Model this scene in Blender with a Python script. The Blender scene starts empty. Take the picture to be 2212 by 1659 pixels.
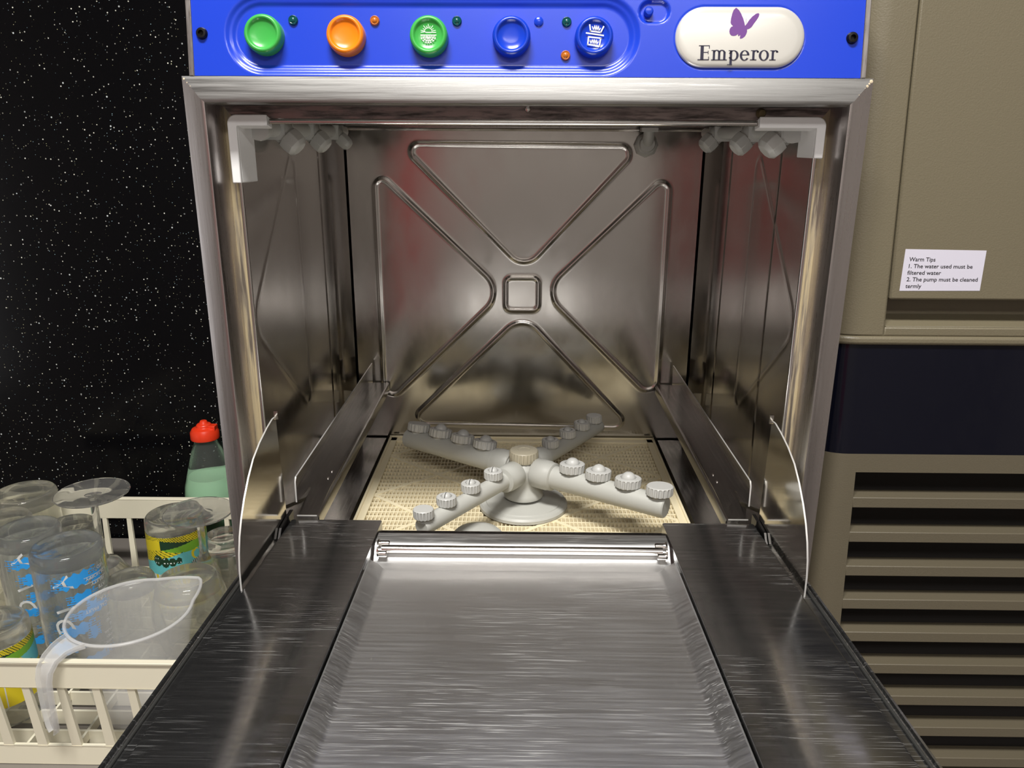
import bpy, math, random
import numpy as np
from math import sin, cos, pi, radians, sqrt, hypot
from mathutils import Vector, Matrix

random.seed(7)
rng = np.random.default_rng(7)
S = bpy.context.scene
COL = S.collection

# ------------------------------------------------------------------ camera
cam_d = bpy.data.cameras.new('camera')
cam = bpy.data.objects.new('camera', cam_d)
COL.objects.link(cam)
S.camera = cam
FPX = 1700.0
cam_d.sensor_fit = 'HORIZONTAL'
cam_d.sensor_width = 36.0
cam_d.lens = FPX / 2212 * 36.0
cam_d.clip_start = 0.01
PITCH, YAW, ROLL = radians(17.3), radians(-0.64), radians(0.27)
fw = Vector((sin(YAW) * cos(PITCH), cos(YAW) * cos(PITCH), -sin(PITCH)))
rt = Vector((cos(YAW), -sin(YAW), 0))
up = rt.cross(fw)
rt2 = rt * cos(ROLL) + up * sin(ROLL)
up2 = up * cos(ROLL) - rt * sin(ROLL)
M = Matrix((rt2, up2, -fw)).transposed().to_4x4()
M.translation = Vector((-0.002, -0.53, 0.60))
cam.matrix_world = M

# ------------------------------------------------------------------ world, lamps, exposure
W = bpy.data.worlds.new('world')
S.world = W
W.use_nodes = True
W.node_tree.nodes['Background'].inputs[0].default_value = (0.9, 0.86, 0.82, 1)
W.node_tree.nodes['Background'].inputs[1].default_value = 0.12


def area(name, loc, sx, sy, power, color, rot=(0, 0, 0)):
    d = bpy.data.lights.new(name, 'AREA')
    d.shape = 'RECTANGLE'
    d.size, d.size_y = sx, sy
    d.energy = power
    d.color = color
    o = bpy.data.objects.new(name, d)
    o.location = loc
    o.rotation_euler = rot
    COL.objects.link(o)
    return o


area('ceiling_lamp_glow', (-0.16, -0.66, 1.86), 0.60, 0.22, 36, (1.0, 0.975, 0.93))
area('rear_fill_glow', (0.2, -2.0, 1.86), 1.2, 0.3, 20, (1.0, 0.965, 0.92))  # extra light behind the camera, added as frontal fill

area('low_side_fill', (-2.12, -1.25, 0.15), 1.0, 0.5, 1.5, (0.95, 0.97, 1.0), (0, -pi / 2, 0))  # invented low side light for edge highlights; no fridge stands there

S.view_settings.view_transform = 'Standard'
S.view_settings.look = 'None'
S.view_settings.gamma = 1
S.view_settings.exposure = 0.2
S.view_settings.use_curve_mapping = False
S.cycles.use_denoising = True
S.cycles.max_bounces = 14
S.cycles.glossy_bounces = 6
S.cycles.transmission_bounces = 14
S.cycles.transparent_max_bounces = 12
S.cycles.diffuse_bounces = 4
S.cycles.sample_clamp_indirect = 6.0


# ------------------------------------------------------------------ materials
def nn(nt, t, **kw):
    n = nt.nodes.new(t)
    for k, v in kw.items():
        setattr(n, k, v)
    return n


def setin(node, **kw):
    for k, v in kw.items():
        k = k.replace('_', ' ')
        if k in node.inputs:
            s = node.inputs[k]
            if hasattr(s.default_value, '__len__') and hasattr(v, '__len__') and len(v) == 3 and len(s.default_value) == 4:
                v = (*v, 1)
            s.default_value = v


def mat(name, color=(0.5, 0.5, 0.5), rough=0.5, metal=0.0, **kw):
    m = bpy.data.materials.new(name)
    m.use_nodes = True
    b = m.node_tree.nodes['Principled BSDF']
    setin(b, Base_Color=color, Roughness=rough, Metallic=metal)
    for k, v in kw.items():
        setin(b, **{k: v})
    return m


def coords(nt, scale=(1, 1, 1), rot=(0, 0, 0)):
    tc = nn(nt, 'ShaderNodeTexCoord')
    mp = nn(nt, 'ShaderNodeMapping')
    mp.inputs['Scale'].default_value = scale
    mp.inputs['Rotation'].default_value = rot
    nt.links.new(tc.outputs['Object'], mp.inputs['Vector'])
    return mp.outputs['Vector']


def noise(nt, vec, scale, detail=3.0, rough=0.5):
    n = nn(nt, 'ShaderNodeTexNoise')
    n.inputs['Scale'].default_value = scale
    n.inputs['Detail'].default_value = detail
    n.inputs['Roughness'].default_value = rough
    nt.links.new(vec, n.inputs['Vector'])
    return n.outputs['Fac']


def ramp(nt, fac, stops):
    r = nn(nt, 'ShaderNodeValToRGB')
    e = r.color_ramp.elements
    while len(e) < len(stops):
        e.new(0.5)
    for i, (p, c) in enumerate(stops):
        e[i].position = p
        e[i].color = (*c, 1) if hasattr(c, '__len__') else (c, c, c, 1)
    nt.links.new(fac, r.inputs['Fac'])
    return r.outputs['Color']


def mixc(nt, fac, a, b, mode='MIX'):
    m = nn(nt, 'ShaderNodeMix', data_type='RGBA', blend_type=mode)
    for s, v in ((m.inputs[0], fac), (m.inputs[6], a), (m.inputs[7], b)):
        if hasattr(v, 'is_output'):
            nt.links.new(v, s)
        elif hasattr(v, '__len__'):
            s.default_value = (*v, 1) if len(v) == 3 else v
        else:
            s.default_value = v
    return m.outputs[2]


def bump(nt, h, strength, dist, bsdf):
    b = nn(nt, 'ShaderNodeBump')
    b.inputs['Strength'].default_value = strength
    b.inputs['Distance'].default_value = dist
    nt.links.new(h, b.inputs['Height'])
    nt.links.new(b.outputs['Normal'], bsdf.inputs['Normal'])


def steel(name, base, r0, r1, stretch=(8, 8, 8), wav=0.0, streak=None, scratch=0.0, srot=0.0, dirt=None):
    """stainless steel: roughness varies along the brushing, optional sheet waviness and scratches"""
    m = mat(name, base, r0, 1.0)
    nt = m.node_tree
    b = nt.nodes['Principled BSDF']
    v = coords(nt, stretch)
    n = noise(nt, v, 6.0, 4.0, 0.6)
    rr = ramp(nt, n, [(0.3, r0), (0.72, r1)])
    col = None
    if scratch:
        v2 = coords(nt, (4.5, 130, 40), (0, 0, srot))
        s1 = noise(nt, v2, 9.0, 2.0, 0.5)
        v3 = coords(nt, (3, 160, 40), (0, 0, -srot * 1.7 + 0.2))
        s2 = noise(nt, v3, 7.0, 2.0, 0.5)
        patch = noise(nt, coords(nt), 16.0, 2.0)
        k1 = ramp(nt, s1, [(0.60, 0.0), (0.70, 1.0)])
        k2 = ramp(nt, s2, [(0.62, 0.0), (0.72, 1.0)])
        mx = nn(nt, 'ShaderNodeMath', operation='MAXIMUM')
        nt.links.new(k1, mx.inputs[0]); nt.links.new(k2, mx.inputs[1])
        pm = ramp(nt, patch, [(0.42, 0.0), (0.6, 1.0)])
        ml = nn(nt, 'ShaderNodeMath', operation='MULTIPLY')
        nt.links.new(mx.outputs[0], ml.inputs[0]); nt.links.new(pm, ml.inputs[1])
        ml2 = nn(nt, 'ShaderNodeMath', operation='MULTIPLY')
        nt.links.new(ml.outputs[0], ml2.inputs[0]); ml2.inputs[1].default_value = scratch
        rr = mixc(nt, ml2.outputs[0], rr, (0.62, 0.62, 0.62))
        col = mixc(nt, ml2.outputs[0], base, (0.88, 0.87, 0.85))
        mt = nn(nt, 'ShaderNodeMath', operation='MULTIPLY_ADD')
        nt.links.new(ml2.outputs[0], mt.inputs[0]); mt.inputs[1].default_value = -0.7; mt.inputs[2].default_value = 0.97
        nt.links.new(mt.outputs[0], b.inputs['Metallic'])
        big = ramp(nt, noise(nt, coords(nt, (9, 5, 5)), 1.6, 2.0), [(0.3, 0.92), (0.7, 1.12)])
        rr = mixc(nt, 1.0, rr, big, 'MULTIPLY')
    if dirt:
        dcol, dscale, lo, hi = dirt
        d = noise(nt, coords(nt, dscale), 5.0, 5.0, 0.65)
        dk = ramp(nt, d, [(lo, 0.0), (hi, 1.0)])
        col = mixc(nt, dk, col if col is not None else base, dcol)
        rr = mixc(nt, dk, rr, (0.7, 0.7, 0.7))
        mm = nn(nt, 'ShaderNodeMath', operation='SUBTRACT')
        mm.inputs[0].default_value = 1.0
        nt.links.new(dk, mm.inputs[1])
        nt.links.new(mm.outputs[0], b.inputs['Metallic'])
    if col is not None:
        nt.links.new(col, b.inputs['Base Color'])
    nt.links.new(rr, b.inputs['Roughness'])
    if wav:
        h = noise(nt, coords(nt), 9.0, 1.0)
        bump(nt, h, wav, 0.01, b)
    elif streak:
        bump(nt, n, streak, 0.0006, b)
    return m


M_ = {}
M_['trim'] = steel('brushed_trim', (0.36, 0.357, 0.35), 0.28, 0.50, (3, 90, 90), streak=0.12)
M_['trim_v'] = steel('brushed_trim_upright', (0.60, 0.565, 0.555), 0.24, 0.38, (90, 90, 3), streak=0.08)
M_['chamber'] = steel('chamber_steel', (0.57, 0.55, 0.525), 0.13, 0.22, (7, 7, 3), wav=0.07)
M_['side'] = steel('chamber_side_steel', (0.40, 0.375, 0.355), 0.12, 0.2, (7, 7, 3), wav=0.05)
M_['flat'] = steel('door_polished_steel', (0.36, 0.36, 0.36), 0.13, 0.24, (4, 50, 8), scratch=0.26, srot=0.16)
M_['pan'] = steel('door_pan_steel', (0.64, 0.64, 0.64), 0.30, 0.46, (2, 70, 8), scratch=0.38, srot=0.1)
M_['rail'] = steel('rail_steel', (0.34, 0.33, 0.32), 0.14, 0.26, (60, 4, 60))
M_['edge'] = mat('sheared_steel_edge', (0.72, 0.71, 0.69), 0.45, 0.6)
M_['bright'] = mat('bright_rod_steel', (0.78, 0.75, 0.72), 0.14, 1.0)
M_['fin'] = steel('guide_steel', (0.60, 0.57, 0.52), 0.08, 0.16, (9, 9, 9))
M_['flange'] = steel('stained_flange', (0.42, 0.37, 0.31), 0.35, 0.55, (60, 60, 4),
                     dirt=((0.50, 0.41, 0.25), (60, 60, 2.4), 0.40, 0.56))
M_['flange_t'] = steel('stained_top_flange', (0.30, 0.25, 0.24), 0.35, 0.5, (4, 60, 60),
                       dirt=((0.06, 0.045, 0.04), (7, 60, 60), 0.45, 0.66))
M_['blue'] = mat('blue_panel_paint', (0.012, 0.055, 0.62), 0.26, 0.0, Coat_Weight=0.25, Coat_Roughness=0.12)
M_['btn_green'] = mat('green_button_plastic', (0.055, 0.42, 0.075), 0.28)
M_['btn_orange'] = mat('orange_button_plastic', (0.92, 0.24, 0.008), 0.28)
M_['btn_blue'] = mat('blue_button_plastic', (0.008, 0.05, 0.56), 0.22)
M_['ink_white'] = mat('white_ink', (0.86, 0.86, 0.84), 0.5)
M_['ink_navy'] = mat('navy_ink', (0.012, 0.010, 0.035), 0.45)
M_['ink_purple'] = mat('purple_ink', (0.16, 0.05, 0.26), 0.45)
M_['ink_black'] = mat('black_ink', (0.012, 0.010, 0.014), 0.6)
M_['lens_green'] = mat('dark_green_lens', (0.005, 0.075, 0.075), 0.12)
M_['lens_orange'] = mat('amber_lens', (0.50, 0.15, 0.02), 0.15)
M_['black'] = mat('black_metal', (0.015, 0.014, 0.014), 0.35, 0.6)
M_['badge'] = mat('pearl_badge_resin', (0.72, 0.70, 0.65), 0.25, 0.25, Coat_Weight=0.6, Coat_Roughness=0.05)
M_['white_plastic'] = mat('white_bracket_plastic', (0.86, 0.86, 0.86), 0.42)
M_['clear_plastic'] = mat('frosted_nozzle_plastic', (0.62, 0.63, 0.61), 0.32)
M_['grey_plastic'] = mat('grey_spray_plastic', (0.50, 0.50, 0.465), 0.42)
M_['grey_cap'] = mat('grey_cap_plastic', (0.53, 0.53, 0.51), 0.4)
M_['cream_cap'] = mat('cream_cap_plastic', (0.54, 0.49, 0.37), 0.42)
M_['slot'] = mat('dark_slot', (0.02, 0.02, 0.018), 0.7)
M_['cream'] = mat('cream_filter_plastic', (0.88, 0.78, 0.54), 0.45)
M_['basket'] = mat('cream_basket_plastic', (0.84, 0.79, 0.63), 0.42)
M_['red_cap'] = mat('red_cap_plastic', (0.80, 0.045, 0.012), 0.33)
M_['sticker'] = mat('sticker_paper', (0.66, 0.64, 0.74), 0.5)
M_['rust'] = mat('brown_bolt', (0.16, 0.12, 0.06), 0.5, 0.5)

# filter sump below the strainer: mottled brown and near-black
m = mat('sump_mottle', (0.34, 0.22, 0.11), 0.6)
nt = m.node_tree
f = noise(nt, coords(nt), 120.0, 3.0)
nt.links.new(ramp(nt, f, [(0.42, (0.02, 0.014, 0.01)), (0.5, (0.26, 0.16, 0.08)), (0.65, (0.42, 0.30, 0.16))]),
             nt.nodes['Principled BSDF'].inputs['Base Color'])
M_['sump'] = m

# ice maker shell: brown textured plastic
m = mat('brown_textured_plastic', (0.165, 0.142, 0.092), 0.42)
nt = m.node_tree
bump(nt, noise(nt, coords(nt), 900.0, 2.0), 0.25, 0.0006, nt.nodes['Principled BSDF'])
M_['ice'] = m
m = mat('brown_louvre_plastic', (0.122, 0.104, 0.070), 0.45)
nt = m.node_tree
bump(nt, noise(nt, coords(nt), 900.0, 2.0), 0.2, 0.0005, nt.nodes['Principled BSDF'])
M_['louvre'] = m
M_['ice_dark'] = mat('ice_maker_inside', (0.012, 0.010, 0.009), 0.7)
m = mat('smoked_window', (0.004, 0.0045, 0.010), 0.14, IOR=1.4)
nt = m.node_tree
f = noise(nt, coords(nt, (14, 60, 4)), 8.0, 4.0)
nt.links.new(ramp(nt, f, [(0.4, 0.10), (0.7, 0.22)]), nt.nodes['Principled BSDF'].inputs['Roughness'])
M_['window'] = m

# sparkle wall: black panel; flake glints painted as pale dots in the base colour
m = mat('black_sparkle_panel', (0.003, 0.003, 0.004), 0.16, IOR=1.28)
nt = m.node_tree
b = nt.nodes['Principled BSDF']
col = (0.003, 0.003, 0.0038)
for sc, thr, gate in ((180, 0.17, 0.50), (300, 0.14, 0.66), (95, 0.115, 0.55)):
    vo = nn(nt, 'ShaderNodeTexVoronoi')
    vo.inputs['Scale'].default_value = sc
    nt.links.new(coords(nt), vo.inputs['Vector'])
    dot = ramp(nt, vo.outputs['Distance'], [(thr * 0.65, 1.0), (thr, 0.0)])
    sep = nn(nt, 'ShaderNodeSeparateColor')
    nt.links.new(vo.outputs['Color'], sep.inputs['Color'])
    g = ramp(nt, sep.outputs[0], [(gate, 0.0), (gate + 0.45, 1.0)])
    mul = nn(nt, 'ShaderNodeMath', operation='MULTIPLY')
    nt.links.new(dot, mul.inputs[0]); nt.links.new(g, mul.inputs[1])
    tint = ramp(nt, sep.outputs[1], [(0.0, (0.55, 0.85, 0.98)), (0.5, (0.98, 0.98, 0.95)), (1.0, (0.98, 0.96, 0.55))])
    col = mixc(nt, mul.outputs[0], col, tint)
nt.links.new(col, b.inputs['Base Color'])
M_['sparkle'] = m

M_['worktop'] = mat('grey_worktop', (0.21, 0.19, 0.17), 0.45)
M_['plaster'] = mat('warm_plaster', (0.42, 0.385, 0.36), 0.8)
M_['ceil'] = mat('white_ceiling', (0.62, 0.59, 0.56), 0.85)
M_['floor'] = mat('dark_floor', (0.09, 0.08, 0.075), 0.6)
M_['red_reflector'] = mat('red_reflector_paint', (0.42, 0.09, 0.09), 0.5)  # for the unseen panel that tints the chamber reflections


def glass(name, color, ior=1.46):
    # thin-walled ware: part of the light passes straight through, the rest refracts
    m = mat(name, color, 0.0, 0.0, Transmission_Weight=0.95, IOR=ior)
    nt = m.node_tree
    t = nn(nt, 'ShaderNodeBsdfTransparent')
    t.inputs[0].default_value = (*color, 1)
    k = nn(nt, 'ShaderNodeMixShader')
    k.inputs[0].default_value = 0.80
    nt.links.new(t.outputs[0], k.inputs[1])
    nt.links.new(nt.nodes['Principled BSDF'].outputs[0], k.inputs[2])
    nt.links.new(k.outputs[0], nt.nodes['Material Output'].inputs['Surface'])
    return m


M_['glass'] = glass('clear_glass', (0.99, 0.99, 0.98))
M_['glass_b'] = glass('bluish_glass', (0.955, 0.98, 0.99))
M_['glass_g'] = glass('greenish_glass', (0.98, 0.985, 0.945))
M_['bottle'] = glass('bottle_plastic', (0.90, 0.95, 0.92), 1.2)
M_['liquid'] = mat('green_liquid', (0.004, 0.075, 0.022), 0.15)
M_['foam'] = mat('green_foam', (0.42, 0.70, 0.45), 0.6)
M_['print_blue'] = mat('blue_glass_print', (0.03, 0.34, 0.84), 0.5)
M_['print_teal'] = mat('teal_glass_print', (0.14, 0.52, 0.54), 0.45)
M_['print_yellow'] = mat('yellow_glass_print', (0.72, 0.58, 0.02), 0.45)
M_['print_green'] = mat('lime_glass_print', (0.18, 0.42, 0.03), 0.45)
M_['print_dark'] = mat('dark_green_glass_print', (0.012, 0.045, 0.02), 0.45)
M_['print_frost'] = mat('frosted_white_print', (0.66, 0.67, 0.66), 0.6)

# jug: hazy polypropylene, partly see-through
m = bpy.data.materials.new('translucent_jug_plastic')
m.use_nodes = True
nt = m.node_tree
b = nt.nodes['Principled BSDF']
setin(b, Base_Color=(0.80, 0.80, 0.80), Roughness=0.22)
tr = nn(nt, 'ShaderNodeBsdfTransparent')
ms = nn(nt, 'ShaderNodeMixShader')
ms.inputs[0].default_value = 0.20
nt.links.new(tr.outputs[0], ms.inputs[1])
nt.links.new(b.outputs[0], ms.inputs[2])
nt.links.new(ms.outputs[0], nt.nodes['Material Output'].inputs['Surface'])
M_['jug'] = m
m2 = m.copy()
m2.name = 'translucent_jug_edge'
for n in m2.node_tree.nodes:
    if n.type == 'MIX_SHADER':
        n.inputs[0].default_value = 0.42
M_['jug_edge'] = m2

# ------------------------------------------------------------------ mesh builder
ORIGIN = {}


class MB:
    def __init__(self):
        self.v, self.f, self.mi = [], [], []

    def add(self, vs, fs, mi=0):
        k = len(self.v)
        self.v += [tuple(map(float, p)) for p in vs]
        self.f += [tuple(i + k for i in q) for q in fs]
        self.mi += [mi] * len(fs)
        return self

    def box(self, x0, x1, y0, y1, z0, z1, mi=0):
        vs = [(x, y, z) for z in (z0, z1) for y in (y0, y1) for x in (x0, x1)]
        return self.add(vs, [(0, 2, 3, 1), (4, 5, 7, 6), (0, 1, 5, 4), (2, 6, 7, 3), (0, 4, 6, 2), (1, 3, 7, 5)], mi)

    def prism(self, poly, fn, w0, w1, mi=0):
        """poly: 2-D outline; fn(u, v, w) -> point"""
        n = len(poly)
        vs = [fn(u, v, w0) for u, v in poly] + [fn(u, v, w1) for u, v in poly]
        fs = [tuple(range(n))[::-1], tuple(range(n, 2 * n))]
        fs += [(i, (i + 1) % n, n + (i + 1) % n, n + i) for i in range(n)]
        return self.add(vs, fs, mi)

    def flat(self, poly, fn, w, mi=0):
        return self.add([fn(u, v, w) for u, v in poly], [tuple(range(len(poly)))], mi)

    def lathe(self, prof, c=(0, 0, 0), axis=(0, 0, 1), n=32, rf=None, mi=0, closed=False):
        """prof: (r, h) list; closed joins last to first"""
        a = Vector(axis).normalized()
        u = a.orthogonal().normalized()
        if abs(a.z) > 0.99:
            u = Vector((1, 0, 0))
        w = a.cross(u)
        c = Vector(c)
        rings, vs = [], []
        for r, h in prof:
            if r < 1e-7:
                rings.append([len(vs)]); vs.append(c + a * h)
            else:
                rr = []
                for i in range(n):
                    t = 2 * pi * i / n
                    q = r * (rf(i, h, r) if rf else 1.0)
                    rr.append(len(vs)); vs.append(c + a * h + (u * cos(t) + w * sin(t)) * q)
                rings.append(rr)
        fs = []
        m_ = len(rings)
        for k in range(m_ if closed else m_ - 1):
            A, B = rings[k], rings[(k + 1) % m_]
            if len(A) == 1 and len(B) == 1:
                continue
            for i in range(n):
                j = (i + 1) % n
                if len(A) == 1:
                    fs.append((A[0], B[j], B[i]))
                elif len(B) == 1:
                    fs.append((A[i], A[j], B[0]))
                else:
                    fs.append((A[i], A[j], B[j], B[i]))
        return self.add(vs, fs, mi)

    def tube(self, pts, r, n=12, mi=0, caps=True):
        pts = [Vector(p) for p in pts]
        rs = r if hasattr(r, '__len__') else [r] * len(pts)
        vs, prev = [], None
        for i, p in enumerate(pts):
            d = (pts[min(i + 1, len(pts) - 1)] - pts[max(i - 1, 0)]).normalized()
            if prev is None:
                u = d.orthogonal().normalized()
            else:
                u = (prev - d * prev.dot(d)).normalized()
            prev = u
            w = d.cross(u)
            vs += [p + (u * cos(2 * pi * k / n) + w * sin(2 * pi * k / n)) * rs[i] for k in range(n)]
        fs = []
        for i in range(len(pts) - 1):
            for k in range(n):
                j = (k + 1) % n
                fs.append((i * n + k, i * n + j, (i + 1) * n + j, (i + 1) * n + k))
        if caps:
            fs.append(tuple(range(n))[::-1])
            fs.append(tuple(range((len(pts) - 1) * n, len(pts) * n)))
        return self.add(vs, fs, mi)

    def sweep(self, sect, path, mi=0, closed=True, caps=True):
        """sect(i) -> list of 3-D points for station i"""
        n = len(sect(0))
        vs = []
        for i in range(path):
            vs += list(sect(i))
        fs = []
        for i in range(path - 1):
            for k in range(n if closed else n - 1):
                j = (k + 1) % n
                fs.append((i * n + k, i * n + j, (i + 1) * n + j, (i + 1) * n + k))
        if caps and closed:
            fs.append(tuple(range(n))[::-1])
            fs.append(tuple(range((path - 1) * n, path * n)))
        return self.add(vs, fs, mi)

    def grid(self, P, mi=0):
        """P: array (nu, nv, 3)"""
        nu, nv = P.shape[:2]
        idx = np.arange(nu * nv).reshape(nu, nv)
        q = np.stack([idx[:-1, :-1], idx[1:, :-1], idx[1:, 1:], idx[:-1, 1:]], -1).reshape(-1, 4)
        return self.add(P.reshape(-1, 3).tolist(), q.tolist(), mi)

    def build(self, name, mats, parent=None, bevel=0.0, seg=2, angle=38, ext=None, loc=None, recalc=True):
        o0 = Vector(ORIGIN.get(parent.name, (0, 0, 0))) if parent is not None else Vector(loc or (0, 0, 0))
        me = bpy.data.meshes.new(name)
        me.from_pydata([tuple(Vector(p) - o0) for p in self.v], [], self.f)
        mats = mats if isinstance(mats, (list, tuple)) else [mats]
        for k in mats:
            me.materials.append(M_[k] if isinstance(k, str) else k)
        me.polygons.foreach_set('material_index', self.mi)
        if recalc:
            import bmesh
            bm = bmesh.new(); bm.from_mesh(me)
            bmesh.ops.remove_doubles(bm, verts=bm.verts, dist=1e-6)
            bmesh.ops.recalc_face_normals(bm, faces=bm.faces)
            bm.to_mesh(me); bm.free()
        me.polygons.foreach_set('use_smooth', [True] * len(me.polygons))
        me.set_sharp_from_angle(angle=radians(angle))
        me.update()
        o = bpy.data.objects.new(name, me)
        COL.objects.link(o)
        if parent is not None:
            o.parent = parent
            ORIGIN[o.name] = tuple(o0)
        else:
            o.location = o0
            ORIGIN[o.name] = tuple(o0)
        if bevel:
            bv = o.modifiers.new('bevel', 'BEVEL')
            bv.width = bevel; bv.segments = seg; bv.limit_method = 'ANGLE'
            bv.angle_limit = radians(40)
            bv.harden_normals = False
        return o


def thing(name, label, cat, loc, group=None):
    o = bpy.data.objects.new(name, None)
    o.empty_display_size = 0.02
    COL.objects.link(o)
    o.location = loc
    ORIGIN[o.name] = tuple(loc)
    tag(o, label, cat, group)
    return o


def tag(o, label, cat, group=None):
    o['label'] = label; o['category'] = cat
    if group:
        o['group'] = group
    return o


def struct(o):
    o['kind'] = 'structure'
    return o


def lab(o, s):
    o['label'] = s
    return o


def arc(cx, cy, r, a0, a1, n):
    return [(cx + r * cos(radians(a0 + (a1 - a0) * i / n)), cy + r * sin(radians(a0 + (a1 - a0) * i / n))) for i in range(n + 1)]


def strokes(mb, pts, w, fn, h, mi=0, closed=False):
    """polyline as flat quads with square joints"""
    P = [Vector((*p, 0)) for p in pts]
    if closed:
        P.append(P[0])
    for a, b_ in zip(P[:-1], P[1:]):
        d = (b_ - a)
        if d.length < 1e-9:
            continue
        d.normalize()
        n_ = Vector((-d.y, d.x, 0)) * w / 2
        a2, b2 = a - d * w * 0.4, b_ + d * w * 0.4
        mb.flat([(q.x, q.y) for q in (a2 - n_, b2 - n_, b2 + n_, a2 + n_)], fn, h, mi)


def text_shape(body, size, shear=0.0, align='LEFT'):
    cu = bpy.data.curves.new('t', 'FONT')
    cu.body = body; cu.size = size; cu.shear = shear; cu.align_x = align
    cu.resolution_u = 3
    cu.offset = size * 0.012
    o = bpy.data.objects.new('t', cu)
    COL.objects.link(o)
    bpy.context.view_layer.update()
    me = o.evaluated_get(bpy.context.evaluated_depsgraph_get()).to_mesh()
    vs = [tuple(v.co[:2]) for v in me.vertices]
    fs = [tuple(p.vertices) for p in me.polygons]
    o.evaluated_get(bpy.context.evaluated_depsgraph_get()).to_mesh_clear()
    bpy.data.objects.remove(o)
    bpy.data.curves.remove(cu)
    return vs, fs


# ------------------------------------------------------------------ the room
struct(MB().box(-2.2, 1.9, 0.52, 0.56, -0.9, 1.92).build('wall_back', 'sparkle'))
tag(bpy.data.objects['wall_back'], 'glossy black sparkle wall panel behind the glasses', 'wall')
MB_ = MB().box(-2.2, -2.16, -2.6, 0.52, -0.9, 1.92)
struct(MB_.build('wall_left', 'plaster'))
struct(MB().box(1.86, 1.9, -2.6, 0.52, -0.9, 1.92).build('wall_right', 'plaster'))
struct(MB().box(-2.2, 1.9, -2.64, -2.6, -0.9, 1.92).build('wall_front', 'plaster'))
struct(MB().box(-2.2, 1.9, -2.64, 0.56, -0.94, -0.9).build('floor', 'floor'))
struct(MB().box(-2.2, 1.9, -2.64, 0.56, 1.9, 1.94).build('ceiling', 'ceil'))
struct(MB().box(-1.00, -0.42, -2.6, -2.575, -0.9, 1.15).build('red_reflector_panel', 'red_reflector', bevel=0.004))  # unseen red panel, added to give the chamber its red reflection

# worktop the machines and the basket stand on
wt = MB().box(-2.1, 1.6, -0.12, 0.516, -0.02, 0.03).build('worktop', 'worktop', bevel=0.004)
tag(wt, 'grey worktop under the glass basket and both machines', 'worktop')
cb = MB().box(-2.1, 1.6, -0.08, 0.514, -0.8995, -0.0202).build('base_cabinet', 'plaster')
tag(cb, 'plain base cabinet run carrying the grey worktop', 'cabinet')

# ------------------------------------------------------------------ the glasswasher
GW = thing('glasswasher', 'stainless steel front-loading glasswasher with blue control panel and open door', 'glasswasher', (0, 0.2, 0.03))

# casing: two sides, back, top, bottom and the lower front below the door
c = MB()
c.box(-0.2125, -0.2105, 0.012, 0.43, 0.045, 0.712)
c.box(0.2105, 0.2125, 0.012, 0.43, 0.045, 0.712)
c.box(-0.2105, 0.2105, 0.428, 0.43, 0.045, 0.712)
c.box(-0.2105, 0.2105, 0.018, 0.428, 0.710, 0.712)
c.box(-0.2105, 0.2105, 0.012, 0.428, 0.045, 0.047)
c.box(-0.2105, 0.2105, 0.010, 0.012, 0.045, 0.30)
c.build('casing', 'trim_v', GW)
for x in (-0.18, 0.18):
    for y in (0.05, 0.39):
        MB().lathe([(0, 0.03), (0.016, 0.03), (0.014, 0.046), (0, 0.046)], (x, y, 0)).build('foot', 'black', GW)

# mitred door frame, proud along its inner edge
fr = MB()
xo, xi, zo, zi = 0.2190, 0.2040, 0.6372, 0.6205
YO, YI, YB = 0.0032, 0.0, 0.030
zb = 0.235


def frame_side(s):
    # outer lip, bevel face, rounded inner edge, return into the opening
    prof = [(xo, 0.016, zo), (xo, YO, zo), (xi + 0.0035, -0.0006, zi + 0.0035), (xi + 0.001, 0.0, zi + 0.001), (xi, 0.0025, zi), (xi, YB, zi)]
    top = [(s * x, y, z) for x, y, z in prof]
    bot = [(s * x, y, zb) for x, y, z in prof]
    fr.add(top + bot, [(i, i + 1, 6 + i + 1, 6 + i) for i in range(5)], 1)


frame_side(-1); frame_side(1)
prof = [(xo, 0.016, zo), (xo, YO, zo), (xi + 0.0035, -0.0006, zi + 0.0035), (xi + 0.001, 0.0, zi + 0.001), (xi, 0.0025, zi), (xi, YB, zi)]
L_ = [(-x, y, z) for x, y, z in prof]
R_ = [(x, y, z) for x, y, z in prof]
fr.add(L_ + R_, [(i, i + 1, 6 + i + 1, 6 + i) for i in range(5)], 0)
fr.build('door_frame', ['trim', 'trim_v'], GW, recalc=False)
# worn filler in the mitred corners
for s in (-1, 1):
    g = MB()
    for k in range(7):
        t = 0.1 + 0.8 * k / 6 if s < 0 else 0.1 + 0.5 * k / 6
        x = s * (xo + (xi - xo) * t); z = zo + (zi - zo) * t; y = YO + (YI - YO) * t
        r = random.uniform(0.0005, 0.0011) * (1.0 if s < 0 else 1.5)
        g.lathe([(0, r * 0.6), (r, 0), (0, -r * 0.5)], (x, y - 0.0002, z), (0, -1, 0.3), 7)
    lab(g.build('corner_filler', mat('cream_filler', (0.62, 0.52, 0.36), 0.7), GW), 'flaking cream filler in the frame mitre')

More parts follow.
